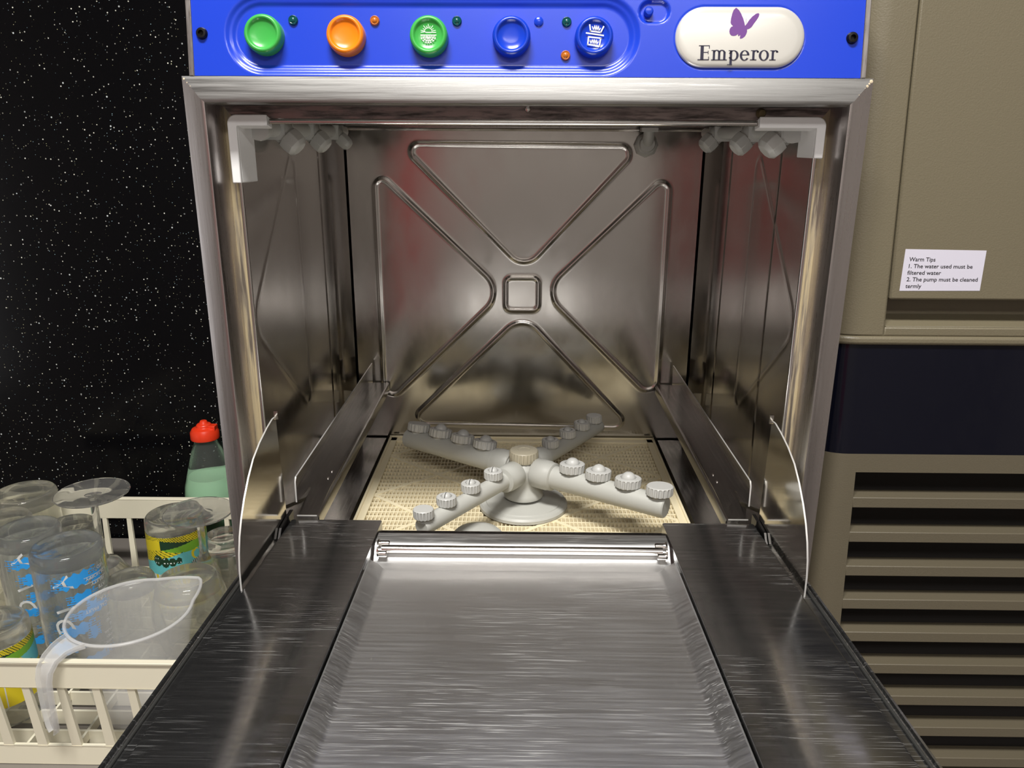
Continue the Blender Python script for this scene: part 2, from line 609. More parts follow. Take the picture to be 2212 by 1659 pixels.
# inner flange the door closes against: stained strips left, right, top
for s in (-1, 1):
    fl = MB()
    a, b_ = s * 0.2040, s * 0.1975
    fl.add([(a, YB, 0.23), (b_, YB, 0.23), (b_, YB, 0.6125), (a, YB, zi)], [(0, 1, 2, 3)], 0)
    # raised seam bead along the strip
    fl.tube([(s * 0.1992, YB + 0.0004, 0.25 + 0.045 * k) for k in range(9)], 0.0012, 8, 0)
    fl.build('sealing_flange', 'flange', GW, recalc=False)
ft = MB()
ft.add([(-0.2040, YB - 0.0003, zi), (0.2040, YB - 0.0003, zi), (0.1975, YB - 0.0003, 0.6125), (-0.1975, YB - 0.0003, 0.6125)], [(0, 1, 2, 3)])
ft.build('top_flange', 'flange_t', GW, recalc=False)
MB().lathe([(0, 0.0045), (0.0022, 0.004), (0.0031, 0.002), (0.0033, 0)], (0.1576, YB - 0.0003, 0.6171), (0, -1, 0), 16).build('rivet', 'rust', GW)
MB().lathe([(0, 0.003), (0.0016, 0.0025), (0.0022, 0.001), (0.0024, 0)], (0.0014, YB - 0.0003, 0.6190), (0, -1, 0), 16).build('rivet', 'bright', GW)


# ---- wash chamber shell, pressed ribs as real relief
def sd_poly(X, Z, poly):
    d = np.full(X.shape, 1e9)
    inside = np.zeros(X.shape, bool)
    n = len(poly)
    for i in range(n):
        (x0, z0), (x1, z1) = poly[i], poly[(i + 1) % n]
        ex, ez = x1 - x0, z1 - z0
        t = np.clip(((X - x0) * ex + (Z - z0) * ez) / (ex * ex + ez * ez), 0, 1)
        d = np.minimum(d, np.hypot(X - x0 - t * ex, Z - z0 - t * ez))
        cnd = ((z0 <= Z) & (z1 > Z)) | ((z1 <= Z) & (z0 > Z))
        with np.errstate(divide='ignore', invalid='ignore'):
            xx = x0 + (Z - z0) * ex / (ez if ez != 0 else 1e-12)
        inside ^= cnd & (X < xx)
    return np.where(inside, -d, d)


def fillet(poly, radii, n=10):
    out = []
    m_ = len(poly)
    for i in range(m_):
        p0, p1, p2 = [Vector(poly[j % m_]) for j in (i - 1, i, i + 1)]
        a = (p0 - p1).normalized(); b = (p2 - p1).normalized()
        half = a.angle(b) / 2
        r = radii[i]
        c = p1 + (a + b).normalized() * (r / sin(half))
        t0 = p1 + a * (r / math.tan(half)) - c
        t1 = p1 + b * (r / math.tan(half)) - c
        a0 = math.atan2(t0.y, t0.x); da = math.atan2(t0.x * t1.y - t0.y * t1.x, t0.dot(t1))
        out += [(c.x + r * cos(a0 + da * k / n), c.y + r * sin(a0 + da * k / n)) for k in range(n + 1)]
    return out


def relief(X, Z, shapes, amp=0.0013, w=0.0019, step=0.0006):
    h = np.zeros(X.shape)
    for poly, r in shapes:
        d = sd_poly(X, Z, fillet(poly, r))
        h += amp * np.exp(-(d / w) ** 2)
        h += step / (1 + np.exp(np.clip(d / 0.0009, -40, 40)))
    return h


cx, cz = 0.0, 0.4345
bt = [([(-0.1325, 0.5948), (0.1240, 0.5932), (0.0015, 0.4610)], (0.0085, 0.0095, 0.020)),
      ([(-0.1370, 0.2770), (0.1300, 0.2740), (0.0, 0.4105)], (0.0100, 0.0090, 0.024)),
      ([(-0.1612, 0.5690), (-0.1612, 0.2990), (-0.0215, 0.4355)], (0.0085, 0.0110, 0.026)),
      ([(0.1570, 0.5680), (0.1570, 0.3050), (0.0225, 0.4365)], (0.0090, 0.0120, 0.026)),
      ([(-0.0195, 0.4520), (0.0175, 0.4520), (0.0175, 0.4145), (-0.0195, 0.4145)], (0.007, 0.007, 0.007, 0.007))]
nx_, nz_ = 360, 350
xs = np.linspace(-0.19, 0.19, nx_); zs = np.linspace(0.245, 0.612, nz_)
X, Z = np.meshgrid(xs, zs, indexing='ij')
Hh = relief(X, Z, bt)
bowl = 0.0016 * np.exp(-(((X) / 0.13) ** 2 + ((Z - 0.43) / 0.12) ** 2))
P = np.stack([X, 0.345 - Hh + bowl, Z], -1)
MB().grid(P).build('chamber_back_wall', 'chamber', GW, recalc=False, angle=60)

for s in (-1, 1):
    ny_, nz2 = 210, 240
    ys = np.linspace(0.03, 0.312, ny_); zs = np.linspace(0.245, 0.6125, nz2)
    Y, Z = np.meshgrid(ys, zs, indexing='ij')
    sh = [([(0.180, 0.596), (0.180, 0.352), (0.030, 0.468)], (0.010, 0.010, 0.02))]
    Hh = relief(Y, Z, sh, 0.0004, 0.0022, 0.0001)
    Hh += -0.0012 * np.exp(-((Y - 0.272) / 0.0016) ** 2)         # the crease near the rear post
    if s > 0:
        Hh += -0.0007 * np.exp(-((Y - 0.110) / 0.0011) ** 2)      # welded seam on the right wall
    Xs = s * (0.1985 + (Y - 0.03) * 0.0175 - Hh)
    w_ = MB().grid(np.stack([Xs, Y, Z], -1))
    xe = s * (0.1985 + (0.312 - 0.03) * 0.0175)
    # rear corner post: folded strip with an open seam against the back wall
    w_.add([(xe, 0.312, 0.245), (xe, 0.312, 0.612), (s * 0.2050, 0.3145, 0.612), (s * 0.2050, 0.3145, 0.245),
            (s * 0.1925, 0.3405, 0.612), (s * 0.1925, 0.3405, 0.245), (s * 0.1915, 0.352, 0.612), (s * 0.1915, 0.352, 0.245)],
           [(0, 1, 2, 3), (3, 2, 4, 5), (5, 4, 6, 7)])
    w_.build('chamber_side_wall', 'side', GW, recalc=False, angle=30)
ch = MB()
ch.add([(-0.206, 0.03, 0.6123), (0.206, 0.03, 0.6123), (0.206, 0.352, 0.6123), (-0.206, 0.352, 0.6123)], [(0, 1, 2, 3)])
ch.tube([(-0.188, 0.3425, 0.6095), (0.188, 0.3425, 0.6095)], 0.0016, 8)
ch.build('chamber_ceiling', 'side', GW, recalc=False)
cf = MB()
cf.add([(-0.206, 0.012, 0.236), (0.206, 0.012, 0.236), (0.206, 0.352, 0.236), (-0.206, 0.352, 0.236)], [(0, 1, 2, 3)])
cf.box(-0.204, 0.204, 0.012, 0.0135, 0.236, 0.312)
for s in (-1, 1):
    x0, x1 = sorted((s * 0.1605, s * 0.2015))
    cf.box(x0, x1, 0.022, 0.341, 0.2585, 0.2605)
    x0, x1 = sorted((s * 0.1605, s * 0.1620))
    cf.box(x0, x1, 0.022, 0.341, 0.237, 0.2585)
cf.build('chamber_floor', 'rail', GW, recalc=False)

# ---- basket rails
for s in (-1, 1):
    r = MB()
    th = 0.0011
    # wing
    X0, X1 = s * 0.1722, s * (0.1722 + th)
    wing = [(0.0195, 0.3535), (0.0170, 0.3500), (0.0165, 0.3335), (0.0560, 0.3290), (0.334, 0.3290), (0.338, 0.3535)]
    r.prism(wing, lambda u, v, w: (w, u, v), X0, X1)
    for k in (2, 3, 7):
        r.mi[k] = 1
    # shelf with front tongue, folded inner lip
    xa, xb = s * 0.1722, s * 0.1560
    shelf = [(xa, 0.056), (xa, 0.341), (xb, 0.341), (xb, 0.056)]
    r.prism(shelf, lambda u, v, w: (u, v, w), 0.3279, 0.3290)
    tg = [(0.056, 0.3290), (0.010, 0.3262), (0.010, 0.3251), (0.056, 0.3279)]
    r.prism(tg, lambda u, v, w: (w, u, v), xb, s * 0.1712)
    r.mi[-3] = 1
    pr = [(xb, 0.3290), (s * 0.1548, 0.3283), (s * 0.1543, 0.3268), (s * 0.1543, 0.3190), (s * 0.1553, 0.3190), (s * 0.1553, 0.3268), (s * 0.1560, 0.3279)]
    r.prism(pr, lambda u, v, w: (u, w, v - (0.0028 if w < 0.03 else 0.0)), 0.010, 0.341)
    # support leg down to the ledge
    x0, x1 = sorted((s * 0.172, s * 0.2005))
    r.box(x0, x1, 0.31, 0.3112, 0.315, 0.329)
    x0, x1 = sorted((s * 0.1725, s * 0.1995))
    r.add([(s * 0.1705, 0.040, 0.3275), (s * 0.1990, 0.004, 0.3275), (s * 0.1990, 0.012, 0.3215), (s * 0.1705, 0.048, 0.3215)], [(0, 1, 2, 3)])
    ro = r.build('basket_rail', ['rail', 'edge'], GW, recalc=True)
    for (dx, dy) in ((0.1620, 0.072), (0.1620, 0.086)):
        MB().lathe([(0, 0.0011), (0.0011, 0.0007), (0.0014, 0)], (s * dx, dy, 0.3290), (0, 0, 1), 10).build('weld_stud', 'bright', ro)

# ---- wire frame round the opening with two white elbows
yr = 0.024
MB().tube([(-0.176, yr, 0.6103), (0.158, yr, 0.6103)], 0.0016, 12).build('cross_rod', 'bright', GW)
for s, z0 in ((-1, 0.572), (1, 0.590)):
    MB().tube([(s * 0.1962, yr + 0.004, z0), (s * 0.1968, yr + 0.006, 0.45), (s * 0.1975, yr + 0.006, 0.27)], 0.0015, 10).build('upright_rod', 'bright', GW)
for s, xe, ze in ((-1, 0.1718, 0.5705), (1, 0.1545, 0.5885)):
    e = MB()
    zt = 0.6146
    out = [(0.1985, ze)] + arc(0.1985 - 0.006, zt - 0.006, 0.006, 0, 90, 6) + [(xe, zt), (xe, 0.6076), (0.1925, 0.6076), (0.1925, ze)]
    e.prism([(s * u, v) for u, v in out], lambda u, v, w: (u, w, v), 0.0185, 0.021)
    ins = [(0.1925, ze), (0.1925, 0.6076), (xe, 0.6076), (xe, 0.6046), (0.1905, 0.6046), (0.1890, 0.6030), (0.1890, ze)]
    # the channel behind: inner cheek running back from the front face
    back = [(0.1925, 0.021), (0.1890, 0.0430), (0.1985, 0.0430), (0.1985, 0.021)]
    e.prism([(s * u, v) for u, v in back], lambda u, v, w: (u, v, w), ze, 0.6090)
    rb = [(0.021, 0.6140), (0.021, 0.6076), (0.030, 0.6058), (0.030, 0.6120)]
    e.prism(rb, lambda u, v, w: (s * w, u, v), xe, 0.1960)
    lab(e.build('corner_bracket', 'white_plastic', GW, bevel=0.0006), 'white plastic elbow bracket')

# ---- rinse pipes under the chamber roof with angled nozzles
for s, ns in ((-1, ((0.085, 1.0), (0.170, 0.95), (0.262, 0.72))), (1, ((0.052, 1.0), (0.135, 0.95), (0.250, 0.95)))):
    p = MB()
    p.tube([(s * 0.1850, 0.046, 0.6062), (s * 0.1850, 0.31, 0.6062)], 0.0058, 14)
    p.lathe([(0, 0), (0.0075, 0), (0.0078, 0.004), (0.0068, 0.012), (0, 0.012)], (s * 0.1850, 0.040, 0.6055), (0, 1, 0), 16)
    for y, k in ns:
        p.box(s * 0.1850 - 0.008, s * 0.1850 + 0.008, y - 0.009, y - 0.006, 0.5985, 0.6118)
        p.box(s * 0.1850 - 0.0085, s * 0.1850 + 0.0085, y + 0.010, y + 0.0125, 0.5995, 0.6118)
    po = p.build('rinse_pipe', 'clear_plastic', GW)
    for y, k in ns:
        a = Vector((-s * 0.72, -0.1, -0.69)).normalized()
        q = MB()
        c0 = Vector((s * 0.1845, y, 0.6075))
        q.lathe([(0.0080 * k, -0.002), (0.0080 * k, 0.0090)], c0, a, 20)
        q.lathe([(0.0081 * k, 0.0090), (0.0078 * k, 0.0094), (0.0078 * k, 0.0100), (0.0092 * k, 0.0104), (0.0096 * k, 0.0150), (0.0090 * k, 0.0196),
                 (0.0058 * k, 0.0225), (0.0, 0.0228)], c0, a, 8)
        q.build('rinse_nozzle', 'clear_plastic', po, bevel=0.0004, angle=32)
# elbow union on the back wall
el = MB()
el.lathe([(0, 0.008), (0.0098, 0.008), (0.0125, 0.005), (0.0130, 0)], (0.1290, 0.3445, 0.5945), (0, -1, 0), 8)
el.lathe([(0.0085, 0.007), (0.0085, 0.012), (0.0075, 0.0145), (0, 0.0150)], (0.1290, 0.3445, 0.5955), (0, -1, 0), 20)
el.tube([(0.1290, 0.338, 0.5965), (0.1290, 0.330, 0.5985), (0.1290, 0.326, 0.604), (0.1290, 0.326, 0.6122)], 0.0058, 14)
el.box(0.1205, 0.1375, 0.3195, 0.333, 0.6075, 0.6118)
el.build('pipe_elbow', 'clear_plastic', GW, bevel=0.0003)

# ---- control panel, leaning back a little
KP = 0.1405


def PP(x, z, off=0.0):
    """point on the leaning panel: x, height z, off = outward"""
    n = Vector((0, -cos(math.atan(KP)), sin(math.atan(KP))))
    p = Vector((x, 0.0035 + (z - 0.6372) * KP, z)) + n * off
    return p


KS = 1.0125


def PX(x0, z0):
    return x0 * KS, 0.60 + (z0 - 0.60) * KS


nx_, nz_ = 560, 92
xs = np.linspace(-0.2105, 0.2105, nx_); zs = np.linspace(0.6375, 0.709, nz_)
X, Z = np.meshgrid(xs, zs, indexing='ij')
zc = 0.6619
xa, xb = -0.1664, 0.0475


def sd_pill(X, Z, xa, xb, zc, r):
    return np.hypot(X - np.clip(X, xa, xb), Z - zc) - r


sst = lambda d, a, b_: np.clip((d - a) / (b_ - a), 0, 1) ** 2 * (3 - 2 * np.clip((d - a) / (b_ - a), 0, 1))
d = sd_pill(X, Z, xa, xb, zc, 0.0236)
h = -0.0016 * (1 - sst(d, -0.0030, 0.0005)) - 0.0015 * (1 - sst(d, -0.0065, -0.0032))
d2 = sd_pill(X, Z, 0.0768, 0.0828, 0.6762, 0.0064)
h += -0.0022 * (1 - sst(d2, -0.0008, 0.0003))
db = sd_pill(X, Z, 0.1114, 0.1556, 0.6611, 0.0182)
h += -0.0007 * (1 - sst(db, -0.0005, 0.0004))
nvec = (0, -cos(math.atan(KP)), sin(math.atan(KP)))
P = np.stack([X, 0.0035 + (Z - 0.6372) * KP + h * nvec[1], Z + h * nvec[2]], -1)
cp = MB().grid(P)
cp.build('control_panel', 'blue', GW, recalc=False, angle=70)
for s in (-1, 1):
    ed = MB()
    pts = [(s * 0.2105, 0.6372), (s * 0.2105, 0.709), (s * 0.2140, 0.712), (s * 0.2140, 0.6372)]
    ed.prism(pts, lambda u, v, w: tuple(PP(u, v, w)), -0.006, 0.0008)
    lab(ed.build('panel_edge_strip', 'trim_v', GW, bevel=0.0005), 'steel edge strip beside the blue panel')


def knob_face(x, z):
    return lambda u, v, w: tuple(PP(x + u, z + v, w))


N_ = Vector(nvec)
REC = -0.0031
icon3, icon5 = None, None
for i, (bx, bz, mk) in enumerate(((-0.1630, 0.6609, 'btn_green'), (-0.1120, 0.6606, 'btn_orange'), (-0.0604, 0.6604, 'btn_green'),
                                  (-0.0092, 0.6603, 'btn_blue'), (0.0418, 0.6602, 'btn_blue'))):
    x, z = PX(bx, bz)
    bt_ = MB().lathe([(0.0119, -0.004), (0.0119, 0.0058), (0.0115, 0.0075), (0.0106, 0.0085), (0.0098, 0.0087), (0.0091, 0.0084), (0.0086, 0.0075), (0.0080, 0.0070), (0.004, 0.0065), (0, 0.0063)],
                     PP(x, z, REC), N_, 48)
    bo = bt_.build('push_button', mk, GW, angle=50)
    lab(bo, ('plain green push button', 'orange push button', 'green push button with a white sun and snowflake symbol',
             'plain blue push button', 'blue push button with white heating symbols')[i])
    fn = knob_face(x, z)
    if i == 2:
        ic = MB(); w = 0.00042; H0 = REC + 0.0077
        px = lambda a, b: ((a - 703) / 5.53 * 0.000291, -(b - 425) / 5.53 * 0.000268)
        strokes(ic, [px(618, 396), px(665, 390)], w * 1.1, fn, H0); strokes(ic, [px(672, 397), px(792, 397)], w * 1.1, fn, H0)
        strokes(ic, [px(703 + 45 * cos(t), 388 - 45 * sin(t)) for t in np.linspace(0.1, pi - 0.1, 11)], w, fn, H0)
        for a, b in ((170, 62), (150, 75), (128, 58), (108, 72), (90, 60), (72, 72), (52, 58), (30, 75), (10, 62)):
            L0, L1 = 55, 70 if b > 65 else 88
            t = radians(a)
            strokes(ic, [px(703 + L0 * cos(t), 388 - L0 * sin(t)), px(703 + L1 * cos(t), 388 - L1 * sin(t))], w * 0.8, fn, H0)
        strokes(ic, [px(615, 430), px(795, 430)], w * 1.3, fn, H0)
        for k in range(9):
            strokes(ic, [px(622 + k * 20, 432), px(622 + k * 20 - 4, 448)], w * 0.9, fn, H0)
        for a in (200, 225, 250, 270, 290, 315, 340):
            t = radians(a)
            e = 86 if a not in (200, 340) else 92
            strokes(ic, [px(703 + 12 * cos(t), 445 - 10 * sin(t)), px(703 + e * cos(t), 440 - e * sin(t))], w * 0.9, fn, H0)
            for rr_ in (48, 72):
                q = (703 + rr_ * cos(t), 440 - rr_ * sin(t))
                for sd in (-0.6, 0.6):
                    strokes(ic, [px(*q), px(q[0] + 20 * cos(t + sd), q[1] - 20 * sin(t + sd))], w * 0.7, fn, H0)
        ic.build('button_symbol', 'ink_white', bo, recalc=False)
    if i == 4:
        ic = MB(); H0 = REC + 0.0077
        px = lambda a, b: ((a - 705) / 8.508 * 0.000291, -(b - 665) / 8.508 * 0.000268)
        w = 0.00085
        strokes(ic, [px(615, 468), px(632, 582), px(815, 608), px(868, 500)], w, fn, H0)
        strokes(ic, [px(558, 618), px(866, 664)], w, fn, H0)
        strokes(ic, [px(598, 690), px(818, 714), px(800, 858), px(585, 830)], w, fn, H0, closed=True)
        z1 = [(662, 500), (682, 555), (708, 480), (716, 566), (742, 482), (748, 570), (776, 488), (784, 572), (810, 530)]
        strokes(ic, [px(*q) for q in z1], w * 0.6, fn, H0)
        z2 = [(628, 762), (644, 808), (672, 735), (682, 815), (706, 740), (716, 820), (742, 745), (752, 822), (776, 782)]
        strokes(ic, [px(*q) for q in z2], w * 0.6, fn, H0)
        ic.build('button_symbol', 'ink_white', bo, recalc=False)

for (lx, lz, mk, nm) in ((-0.1455, 0.6704, 'lens_green', 'dark green'), (-0.0945, 0.6703, 'lens_orange', 'amber'), (-0.0433, 0.6702, 'lens_green', 'dark green'),
                         (0.0076, 0.6701, 'btn_blue', 'blue'), (0.0250, 0.6699, 'lens_green', 'dark green'), (0.0246, 0.6503, 'lens_orange', 'amber')):
    x, z = PX(lx, lz)
    o = MB().lathe([(0.0031, -0.0005), (0.0030, 0.0010), (0.0025, 0.0016), (0.0019, 0.0013), (0.0012, 0.0020), (0, 0.0022)] if mk != 'btn_blue' else
                   [(0.0030, -0.0005), (0.0029, 0.0008), (0.0022, 0.0014), (0, 0.0016)],
                   PP(x, z, REC), N_, 24).build('indicator_light', mk, GW)
    lab(o, nm + ' indicator lens')
x, z = PX(0.0752, 0.6752)
MB().lathe([(0.0029, -0.001), (0.0028, 0.0035), (0.0022, 0.0046), (0, 0.0050)], PP(x, z, -0.0022), N_, 24).build('slide_switch', 'btn_blue', GW)
for sx, sz in ((-0.2020, 0.6618), (0.2011, 0.6604)):
    x, z = PX(sx, sz)
    o = MB().lathe([(0.0037, -0.0003), (0.0035, 0.0012), (0.0029, 0.0022), (0.0017, 0.0023), (0.0016, 0.0002), (0, 0.0001)], PP(x, z), N_, 24).build('panel_screw', 'black', GW)
    lab(o, 'black socket screw in the blue panel')

# badge: domed pill with butterfly and name
bd = MB()
rings = []
for off, hh in ((0.0, -0.0006), (0.0, 0.0008), (0.0007, 0.0016), (0.0022, 0.0022), (0.0055, 0.0025)):
    r = 0.0178 - off
    pts = [(0.1560 + r * cos(t), 0.6611 + r * sin(t)) for t in np.linspace(-pi / 2, pi / 2, 25)] + \
          [(0.1110 + r * cos(t), 0.6611 + r * sin(t)) for t in np.linspace(pi / 2, 3 * pi / 2, 25)]
    rings.append([PP(u, v, hh) for u, v in pts])
n = len(rings[0])
bd.add([p for r in rings for p in r], [(k * n + i, k * n + (i + 1) % n, (k + 1) * n + (i + 1) % n, (k + 1) * n + i) for k in range(len(rings) - 1) for i in range(n)]
       + [tuple(range((len(rings) - 1) * n, len(rings) * n))])
BD = bd.build('name_badge', 'badge', GW, angle=50)
lab(BD, 'pearl white pill badge with purple butterfly and dark name')


def bpx(cx_, cy_):
    """zoomed-badge drawing units -> panel x, z"""
    px_, py_ = 1440 + cx_ / 6.9125, cy_ / 6.9125
    x0 = 0.1319 + (px_ - 1598) * 0.0002862
    z0 = 0.6602 - (py_ - 82) * 0.0002655 + (px_ - 1598) * 0.0000016
    return PX(x0, z0)


fnb = lambda u, v, w: tuple(PP(*bpx(u, v), w))
bf = MB()
wing = [(1003, 130), (1045, 165), (1085, 225), (1115, 290), (1135, 350), (1148, 402), (1172, 370), (1205, 315), (1250, 260), (1300, 222), (1335, 212),
        (1352, 228), (1345, 262), (1318, 310), (1280, 365), (1245, 420), (1215, 443), (1180, 455), (1182, 490), (1170, 530), (1150, 562), (1120, 585), (1092, 594),
        (1080, 585), (1085, 538), (1060, 556), (1050, 546), (1052, 522), (1020, 545), (985, 552), (950, 545), (928, 520), (919, 485), (925, 445), (945, 415), (972, 405),
        (945, 382), (931, 355), (935, 290), (948, 225), (968, 165)]
bf.flat(wing, fnb, 0.00262)
strokes(bf, [(1160, 370), (1160, 320), (1157, 295)], 4, fnb, 0.00262)
lab(bf.build('butterfly_emblem', 'ink_purple', BD, recalc=False), 'purple butterfly emblem')
lt = MB()


def ring(cx_, cy_, ro, so, ri, si, a0=0, a1=360, n=28, slant=0.0):
    for k in range(n):
        t0, t1 = radians(a0 + (a1 - a0) * k / n), radians(a0 + (a1 - a0) * (k + 1) / n)
        lt.flat([(cx_ + ro * cos(t0), cy_ - so * sin(t0)), (cx_ + ro * cos(t1), cy_ - so * sin(t1)),
                 (cx_ + ri * cos(t1), cy_ - si * sin(t1)), (cx_ + ri * cos(t0), cy_ - si * sin(t0))], fnb, 0.00262)


def bar(x0, y0, x1, y1):
    lt.flat([(x0, y0), (x1, y0), (x1, y1), (x0, y1)], fnb, 0.00262)


# E
bar(505, 695, 553, 915); bar(478, 692, 640, 704); bar(465, 902, 635, 914); bar(553, 792, 622, 804)
bar(628, 692, 640, 740); bar(624, 862, 635, 914); bar(614, 772, 624, 826)
# m
for x in (690, 768, 846):
    bar(x, 790, x + 34, 916); bar(x - 24, 906, x + 56, 917)
bar(668, 765, 724, 776)
bar(690, 768, 724, 800)
for x in (724, 802):
    ring(x + 22, 815, 56, 55, 24, 40, 0, 160, 12)
# p
bar(942, 775, 978, 985); bar(908, 980, 984, 992); bar(924, 768, 978, 779)
ring(1000, 845, 76, 78, 40, 66, -160, 160)
# e
ring(1163, 845, 72, 78, 36, 66, 5, 325); bar(1110, 832, 1232, 845)
# r
bar(1278, 775, 1312, 916); bar(1245, 906, 1342, 917); bar(1255, 768, 1312, 779)
ring(1335, 815, 45, 50, 22, 34, 20, 150, 10); ring(1355, 790, 16, 16, 0, 0, 0, 360, 10)
# o
ring(1450, 845, 76, 80, 40, 68)
# r
bar(1565, 778, 1599, 918); bar(1532, 908, 1628, 919); bar(1542, 770, 1599, 781)
ring(1622, 817, 45, 50, 22, 34, 20, 150, 10); ring(1642, 790, 17, 16, 0, 0, 0, 360, 10)
lab(lt.build('badge_lettering', 'ink_navy', BD, recalc=False), 'dark navy serif lettering')

# ---- the open door, tipped up slightly toward the viewer
A3 = radians(3.1)
DZ = 0.324
dt = Vector((0, -cos(A3), sin(A3)))
dn = Vector((0, sin(A3), cos(A3)))


def DP(x, t, n=0.0):
    return Vector((x, 0, DZ)) + dt * t + dn * n


T1 = 0.325
door = MB()
for s in (-1, 1):
    sec = [(s * 0.1060, -0.0030), (s * 0.1062, -0.0004), (s * 0.1070, 0.0), (s * 0.1735, 0.0), (s * 0.1748, -0.0006), (s * 0.1762, -0.0048),
           (s * 0.1790, -0.0056), (s * 0.1858, -0.0056), (s * 0.1864, -0.0040), (s * 0.1876, -0.0040), (s * 0.1880, -0.0060), (s * 0.1880, -0.028),
           (s * 0.1060, -0.028)]
    # panel (inner part) from the hinge edge outward; the outer flange starts further forward
    inner = sec[:6] + [(s * 0.1762, -0.012), (s * 0.1060, -0.012)]
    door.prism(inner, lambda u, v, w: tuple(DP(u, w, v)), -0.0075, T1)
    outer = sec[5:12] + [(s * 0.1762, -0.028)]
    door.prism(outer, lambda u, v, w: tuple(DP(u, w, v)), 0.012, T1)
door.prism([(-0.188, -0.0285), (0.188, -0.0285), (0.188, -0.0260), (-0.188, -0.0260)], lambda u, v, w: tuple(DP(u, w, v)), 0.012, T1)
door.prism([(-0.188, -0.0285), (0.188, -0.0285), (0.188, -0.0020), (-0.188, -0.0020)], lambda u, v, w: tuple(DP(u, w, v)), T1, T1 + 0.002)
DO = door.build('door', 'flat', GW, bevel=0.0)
lab(DO, 'polished steel drop-down door, open')
# groove seal line on the flange
for s in (-1, 1):
    g = MB()
    g.tube([tuple(DP(s * 0.1835, t, -0.0050)) for t in (0.06, 0.2, T1)], 0.0008, 8)
    lab(g.build('door_gasket', 'slot', DO), 'black rubber line along the door edge')

# sunken pan between the two flats
PN = -0.0120
pan = MB()
prof = [(-0.1050, -0.0030), (-0.1048, -0.0046), (-0.0990, -0.0080), (-0.0965, -0.0108), (-0.0940, PN), (0.0940, PN), (0.0965, -0.0108), (0.0990, -0.0080), (0.1048, -0.0046), (0.1050, -0.0030)]
nt_ = 40
ts = np.linspace(0.048, T1 - 0.002, nt_)
pan.sweep(lambda i: [tuple(DP(u, ts[i], v)) for u, v in prof], nt_, closed=False, caps=False)
# rolled rear of the pan rising under the hinge cover
roll = [(0.048, PN), (0.0425, PN + 0.0004), (0.0380, PN + 0.0022), (0.0348, PN + 0.0050), (0.0322, PN + 0.0085), (0.0298, -0.0012), (0.0275, 0.0), (0.0145, 0.0), (0.0140, -0.006)]
pan.sweep(lambda i: [tuple(DP((-0.1045, 0.1045)[i], t, v)) for t, v in roll], 2, closed=False, caps=False)
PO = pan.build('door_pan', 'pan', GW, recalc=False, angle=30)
lab(PO, 'scratched sunken steel pan of the door')
MB().tube([tuple(DP(-0.0985, 0.0365, -0.0020)), tuple(DP(0.0985, 0.0365, -0.0020))], 0.0029, 16).build('pan_rod', 'bright', PO)
for s in (-1, 1):
    b_ = MB()
    b_.lathe([(0.0070, -0.0006), (0.0070, 0.0006)], DP(s * 0.1008, 0.0360, -0.0025), (1, 0, 0), 24)
    b_.lathe([(0, -0.0006), (0.0070, -0.0006)], DP(s * 0.1008, 0.0360, -0.0025), (1, 0, 0), 24)
    b_.lathe([(0, 0.0006), (0.0070, 0.0006)], DP(s * 0.1008, 0.0360, -0.0025), (1, 0, 0), 24)
    bo = b_.build('rod_washer', 'bright', PO)
    MB().lathe([(0.0024, 0), (0.0024, 0.0050), (0.0018, 0.0056), (0, 0.0056)], DP(s * 0.1002, 0.0400, -0.0040), (-s, 0, 0), 14).build('bolt_head', 'bright', PO)
    MB().lathe([(0.0021, 0), (0.0021, 0.0060), (0.0015, 0.0066), (0, 0.0066)], DP(s * 0.1002, 0.0320, 0.0000), (-s, 0, 0), 14).build('bolt_head', 'bright', PO)

# curved side guides standing on the door
for s in (-1, 1):
    curve = [(0.0035, 0.4060), (0.0020, 0.4078), (-0.0030, 0.4082), (-0.0160, 0.4062), (-0.0330, 0.4020), (-0.0480, 0.3962), (-0.0600, 0.3880), (-0.0710, 0.3780),
             (-0.0790, 0.3685), (-0.0850, 0.3585), (-0.0890, 0.3480), (-0.0910, 0.3380), (-0.0915, 0.3260), (-0.0910, 0.3180), (0.0095, 0.3130)]
    g = MB()
    g.prism(curve, lambda u, v, w: (s * w, u, v), 0.1786, 0.1797)
    for k in range(2, 2 + len(curve)):
        g.mi[k] = 1
    g.prism([(0.0030, 0.4060), (0.0030, 0.4120), (0.0046, 0.4120), (0.0046, 0.4050)], lambda u, v, w: (s * w, u, v), 0.1770, 0.1797)
    lab(g.build('side_guide', ['fin', 'edge'], GW), 'curved polished steel guide plate on the door')
    hb = MB()
    hb.box(*sorted((s * 0.1755, s * 0.1783)), 0.004, 0.016, 0.318, 0.3275)
    hb.prism([(0.004, 0.3185), (0.004, 0.3275), (-0.012, 0.3265), (-0.018, 0.3205)], lambda u, v, w: (s * w, u, v), 0.1765, 0.1781)
    hb.build('guide_hinge', 'black', GW)

